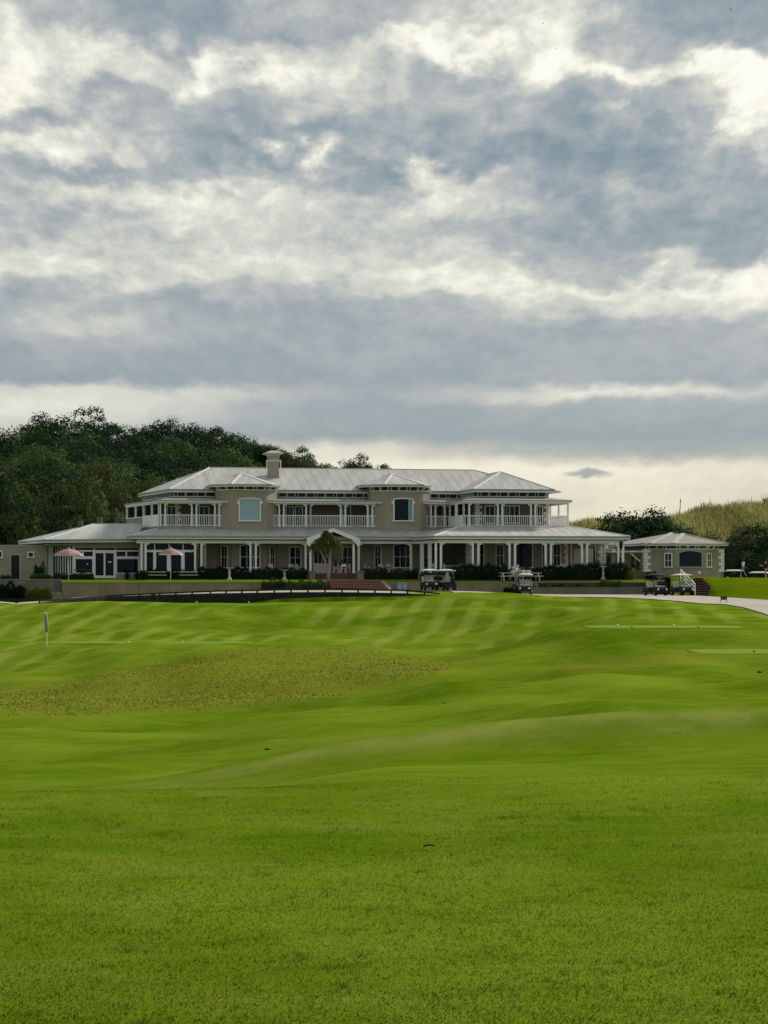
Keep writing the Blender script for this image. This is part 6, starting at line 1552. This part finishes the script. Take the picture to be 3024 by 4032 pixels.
# right: dark trees behind the pavilion, cane hillside beyond
GR = 'dark trees around the right pavilion'
for px, ty, Y, h, rad, m, k, lab in (
    (2440, 1988, 262, 8, 4.0, 'leaf_deep', 0, 'dark tree behind the right verandah roof, left of the big crown'), (2540, 1968, 264, 9, 4.6, 'leaf_deep', 1, 'big dark tree crown above the pavilion roof'), (2625, 1986, 262, 8, 4.2, 'leaf_mid', 4, 'green tree crown right of the pavilion roof peak'), (2385, 2040, 258, 6, 2.0, 'leaf_deep', 2, 'small dark bushy tree between verandah roof and big crown'),
    (2710, 2040, 258, 7, 2.6, 'leaf_mid', 3, 'green bushy tree above the right half of the pavilion roof'), (2780, 2070, 252, 6, 2.2, 'leaf_brown', 0, 'brownish bush at the foot of the cane hillside'), (2860, 2096, 246, 6, 2.7, 'leaf_deep', 4, 'rounded dark tree right of the pavilion eave'), (2960, 2082, 243, 7, 2.8, 'leaf_deep', 2, 'dark tree behind the walking man'), (3030, 2010, 246, 9, 2.6, 'leaf_mid', 1, 'tall dark tree at the right edge'), (2910, 2150, 236, 5, 2.6, 'leaf_deep', 0, 'low dark bush behind the carts on the upper lawn'), (3010, 2140, 234, 5, 2.8, 'leaf_deep', 3, 'low dark bush at the right edge behind the lawn'), (2600, 2050, 250, 7, 3.6, 'leaf_deep', 3, 'dark spreading tree right behind the pavilion roof'), (2470, 2060, 250, 6, 3.0, 'leaf_deep', 4, 'dark tree filling the gap left of the pavilion roof'),
    (2920, 2044, 262, 6, 2.0, 'leaf_brown', 1, 'brown bush on the slope below the cane')):
    tree(px, ty, Y, h, rad, m, k, lab, group=GR, ch=.92, base=None)
CXs = [1900, 2150, 2250, 2330, 2450, 2600, 2680, 2760, 2850, 2950, 3024, 3200, 3600]; CYs = [2135, 2105, 2076, 2066, 2072, 2064, 2040, 2022, 2010, 1998, 1988, 1966, 1936]
def canez(px, s):
    yb = np.interp(px, CXs, CYs); return np.maximum(-.5, (EYE + (HY - yb) / F * 330) * (.05 + .95 * s) - .4)
gx, gs_ = np.meshgrid(np.linspace(1800, 3900, 50), np.concatenate([np.linspace(-.1, 1, 20), [1.3, 2.2]]))
Yh = 262 + 68 * gs_; Zh = np.where(gs_ < 0, -.6, canez(gx, np.clip(gs_, 0, 1))) - np.clip(gs_ - 1, 0, 9) * 5
tag(link('hillside', grid_mesh('hillside', np.stack([(gx - CX) / F * Yh, Yh, Zh], -1).reshape(-1, 3), gx.shape[0], gx.shape[1], 'soil')), 'hillside beyond the pavilion on the right', None, None, 'structure')
r = np.random.default_rng(31); n = 60000
s = r.uniform(.05, 1.03, n); px = r.uniform(2150, 3300, n); Y = 262 + 68 * s; X = (px - CX) / F * Y; Z = canez(px, np.clip(s, 0, 1))
h = r.uniform(.9, 1.9, n) * (1 + .2 * np.sin(px * .03) * np.sin(px * .011 + s * 9)); h[r.random(n) < .012] *= 1.35
w = r.uniform(.05, .12, n); th = r.uniform(0, 6.28, n); ln = r.normal(0, .16, (n, 2)) * h[:, None]
c_, s_ = np.cos(th) * w / 2, np.sin(th) * w / 2
v = np.stack([np.stack([X - c_ * .6, Y - s_ * .6, Z - .2], 1), np.stack([X + c_ * .6, Y + s_ * .6, Z - .2], 1), np.stack([X + c_ * 1.2 + ln[:, 0] * .6, Y + s_ + ln[:, 1] * .6, Z + h * .7], 1), np.stack([X + ln[:, 0], Y + ln[:, 1], Z + h], 1)], 1)
tag(link('sugar_cane', quads_mesh('sugar_cane', v, np.clip(.45 + r.normal(0, .25, n) + .25 * np.sin(px * .02 + s * 5), 0, 1), 'cane_leaf')), 'yellow-green cane field on the right hillside', None, None, 'stuff')
def stalk(px, y0, y1, Y, lab):
    a, b = wp(px, y0, Y), wp(px + 6, y1, Y); mb = MB(); mb.tube([a, a.lerp(b, .5) + Vector((.05, 0, 0)), b], [.07, .05, .02], 6); mb.tube([b - (b - a) * .25, b], [.10, .02], 6); tag(mb.build('cane_stalk', 'leaf_dead'), lab, 'cane stalk')
stalk(2674, 2030, 1962, 326, 'single tall cane stalk standing against the sky'); stalk(2766, 2010, 1976, 326, 'shorter cane stalk against the sky right of the tallest')
e = empty('bare_tree', wp(3010, 1990, 325), 0, 'small bare branched tree on the skyline at the right edge', 'tree')
mb = MB(); mb.tube([(0, 0, -1), (0, 0, 1.0)], [.09, .05], 6); mb.build('trunk', 'bark', e)
for a in (-.7, -.3, .2, .6, 1.0):
    mb = MB(); mb.tube([(0, 0, .3 + abs(a) * .2), (a * .6, 0, 1.1), (a * .8, 0, 1.9 - abs(a) * .4)], [.04, .03, .01], 5); mb.build('branch', 'bark', e)

# hedges and shrubs close to the buildings
def hedge(px0, px1, v, y0, depth, label, m='leaf_hedge', spiky=0.0, zb=TZ, name='hedge', n=None, leaf=.13, bump=.18, seed=0, cat='hedge'):
    r = np.random.default_rng(abs(int(px0)) * 7 + seed); a, b = U(px0, v), U(px1, v); L = b - a; H = Zl((px0 + px1) / 2, y0, v) - zb
    n = n or int(L * (H + depth) * 260) ; n = min(n, 9000)
    x = r.uniform(0, L, n); edge = np.minimum(1, np.minimum(x, L - x) / .35 + .45)
    top = H * (1 + bump * np.sin(x * 2.1 + px0) * np.sin(x * 5.3 + 2) + r.normal(0, .05, n)) * edge
    f = r.random(n); yy_ = np.where(f < .5, r.normal(0, .06, n), r.uniform(0, depth, n)); zz = np.where(f < .5, r.uniform(0, 1, n) * top, top - np.abs(r.normal(0, .08, n)))
    c = np.stack([x, yy_ - .12 * np.sin(zz / max(H, .1) * 3.0), zz], 1)
    if spiky:
        tip = c + np.stack([r.normal(0, .09, n), r.normal(0, .09, n) - .05, r.uniform(.15, .4, n) * spiky], 1); w = .022
        v_ = np.stack([c + [w, 0, 0], c - [w, 0, 0], tip - [w * .3, 0, 0], tip + [w * .3, 0, 0]], 1)
    else: v_ = leaf_mesh_arrays(c, np.stack([np.zeros(n), -np.where(f < .5, .9, .2), np.where(f < .5, .3, .9)], 1), leaf, r)
    e = empty(name, b2w(a, v, zb), TH, label, cat)
    link('foliage', quads_mesh('foliage', v_, np.clip(.35 + .3 * np.sin(x * 1.7) + r.normal(0, .2, n), 0, 1), m), e)
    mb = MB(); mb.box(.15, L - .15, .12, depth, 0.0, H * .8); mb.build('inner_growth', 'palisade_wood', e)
    return e
hedge(548, 775, -3.2, 2246, 1.0, 'clipped dark hedge in front of the glazed verandah'); hedge(776, 985, -1.2, 2243, .9, 'dark hedge under the left bay window', spiky=.6); hedge(988, 1216, -1.2, 2240, .9, 'dark hedge between the left bay and the porch')
hedge(1428, 1530, -1.6, 2240, .9, 'leafy green shrubs right of the porch pedestal', 'leaf_shrub'); hedge(1532, 1652, -1.6, 2246, .9, 'leafy green shrubs under the right bay window', 'leaf_shrub', seed=2)
hedge(1655, 1790, -10.4, 2252, .8, 'low green shrubs behind the pair of parked carts', 'leaf_shrub'); hedge(1785, 2000, -10.2, 2236, .9, 'dark spiky hedge in front of the right verandah, left of the picnic tables', spiky=.9); hedge(2005, 2115, -9.9, 2238, .8, 'dark hedge behind the people at the picnic table')
hedge(2112, 2262, -10.2, 2240, .9, 'dark hedge right of the picnic tables', spiky=.8); hedge(2264, 2410, -10.2, 2234, .9, 'tall dark spiky hedge in front of the white garage door', spiky=1.1); hedge(2405, 2482, -9.4, 2234, .8, 'dark spiky hedge at the corner of the right verandah', spiky=1.2)
hedge(2462, 2502, -9.6, 2254, .6, 'yellow-green clump at the end of the right hedge', 'leaf_lime', spiky=.8, cat='shrub', name='shrub')
hedge(118, 205, -2.5, 2262, .9, 'low green shrubs between outbuilding and dining wing', 'leaf_shrub', name='shrub', cat='shrub'); hedge(206, 372, -2.3, 2259, .6, 'grey-green low hedge in front of the canted lattice window', 'leaf_shrub', seed=3); hedge(0, 44, .5, 2264, .9, 'low green plants left of the outbuilding doorway', 'leaf_shrub', name='shrub', cat='shrub'); hedge(132, 180, 2.5, 2222, 1.0, 'dark rounded bush at the outbuilding wall', name='shrub', cat='shrub', bump=.3)
hedge(2544, 2590, -7, 2252, .6, 'small dark shrub in front of the left quoins of the pavilion', name='shrub', cat='shrub'); hedge(530, 552, -2.2, 2246, .6, 'dark clump beside the right end of the dining wing', name='shrub', cat='shrub')
hedge(490, 512, 1.8, 2240, .35, 'small dark potted plant under the right picture window', name='shrub', cat='plant')
# shrubs below the terrace wall
hedge(1030, 1150, TV - 1.2, 2288, .9, 'yellowish green shrubs spilling over the wall left of the steps', 'leaf_shrub', zb=-.35, name='shrub', cat='shrub', seed=1, bump=.25); hedge(1120, 1290, TV - 1.5, 2291, 1.0, 'dark green shrubs beside the red steps', 'leaf_mid', zb=-.35, name='shrub', cat='shrub', bump=.25)
hedge(1985, 2120, TV - 1.0, 2312, .7, 'dark trailing shrubs at the wall beside the picnic table cart', 'leaf_hedge', zb=-.5, name='shrub', cat='shrub', bump=.35); hedge(2120, 2300, TV - 1.2, 2307, .6, 'dark planting on the ledge of the low grey wall', 'leaf_hedge', zb=-.2, name='shrub', cat='shrub', bump=.35)
hedge(2360, 2450, TV - 1.0, 2296, .5, 'pale grassy clump on the ledge of the low grey wall', 'leaf_olive', zb=.0, name='shrub', cat='shrub', spiky=1.0); hedge(2560, 2640, TV + 1.5, 2292, .6, 'dark green shrubs between the two right-hand carts', 'leaf_mid', zb=-.3, name='shrub', cat='shrub')
hedge(-60, 110, TV - 2.0, 2306, 1.6, 'large dark shrub mass at the far left below the wall', 'leaf_hedge', zb=-.9, name='shrub', cat='shrub', bump=.3, leaf=.2); hedge(100, 205, TV - 3.5, 2318, 1.4, 'bright lime-green rounded shrub at the far left below the wall', 'leaf_lime', zb=-.8, name='shrub', cat='shrub', bump=.12, leaf=.16)
rwall('low_wall', -300, 158, TV - 8.5, -1.4, Zl(60, 2358, TV - 8.5), .25, 'dark_timber', 'low dark edging wall under the far left shrubs', None, 3)
# slender branching palm-like tree in front of the porch
pt = empty('dragon_tree', at(1291, TV + .8, TZ), TH, 'slender forked tree with drooping strap leaves in front of the porch', 'tree')
sc40 = 213 / F
def lp(px, py): return Vector(((px - 1291) * sc40, 0, (2283 - py) * sc40))
tr = [[(1293, 2292), (1291, 2255), (1280, 2215), (1268, 2182), (1258, 2160)], [(1293, 2292), (1294, 2250), (1297, 2205), (1299, 2165), (1298, 2130)], [(1280, 2215), (1268, 2182), (1250, 2165), (1238, 2152)], [(1297, 2205), (1290, 2192), (1282, 2180)], [(1298, 2190), (1308, 2160), (1316, 2140)]]
for k, t in enumerate(tr):
    mb = MB(); n = len(t); off = Vector((0, .12 * (k % 3 - 1), 0)); mb.tube([lp(*q) + off * (i / n) for i, q in enumerate(t)], [(.13 if k < 2 else .06) * (1 - .55 * i / (n - 1)) for i in range(n)], 8); mb.build('trunk' if k < 2 else 'limb', 'palm_bark', pt)
r = np.random.default_rng(9); heads = [((1262, 2128), 1.2, 210), ((1297, 2108), 1.25, 260), ((1322, 2128), 1.1, 210), ((1284, 2096), .95, 150), ((1232, 2148), .7, 110)]
VV, TT = [], []
for (hx, hy), sz, nl in heads:
    c = np.array(lp(hx, hy)); a = r.uniform(0, 6.283, nl); el_ = r.uniform(-.2, 1.25, nl); L = sz * r.uniform(.6, 1.1, nl)
    d0 = np.stack([np.cos(a) * np.cos(el_), np.sin(a) * np.cos(el_), np.sin(el_)], 1); side = np.stack([-np.sin(a), np.cos(a), np.zeros(nl)], 1) * .035
    pts_ = [c + d0 * (L * t)[:, None] * np.array([.85, .85, 1]) + np.array([0, 0, -1]) * ((L * 1.15) * t ** 2.0)[:, None] for t in (.05, .4, .75, 1.0)]
    for i in range(3):
        w0, w1 = (1.0, .9, .7, .25)[i], (1.0, .9, .7, .25)[i + 1]
        VV.append(np.stack([pts_[i] - side * w0, pts_[i] + side * w0, pts_[i + 1] + side * w1, pts_[i + 1] - side * w1], 1)); TT.append(np.clip(.4 + r.normal(0, .25, nl), 0, 1))
link('crown', quads_mesh('crown', np.concatenate(VV), np.concatenate(TT), 'leaf_palm'), pt)
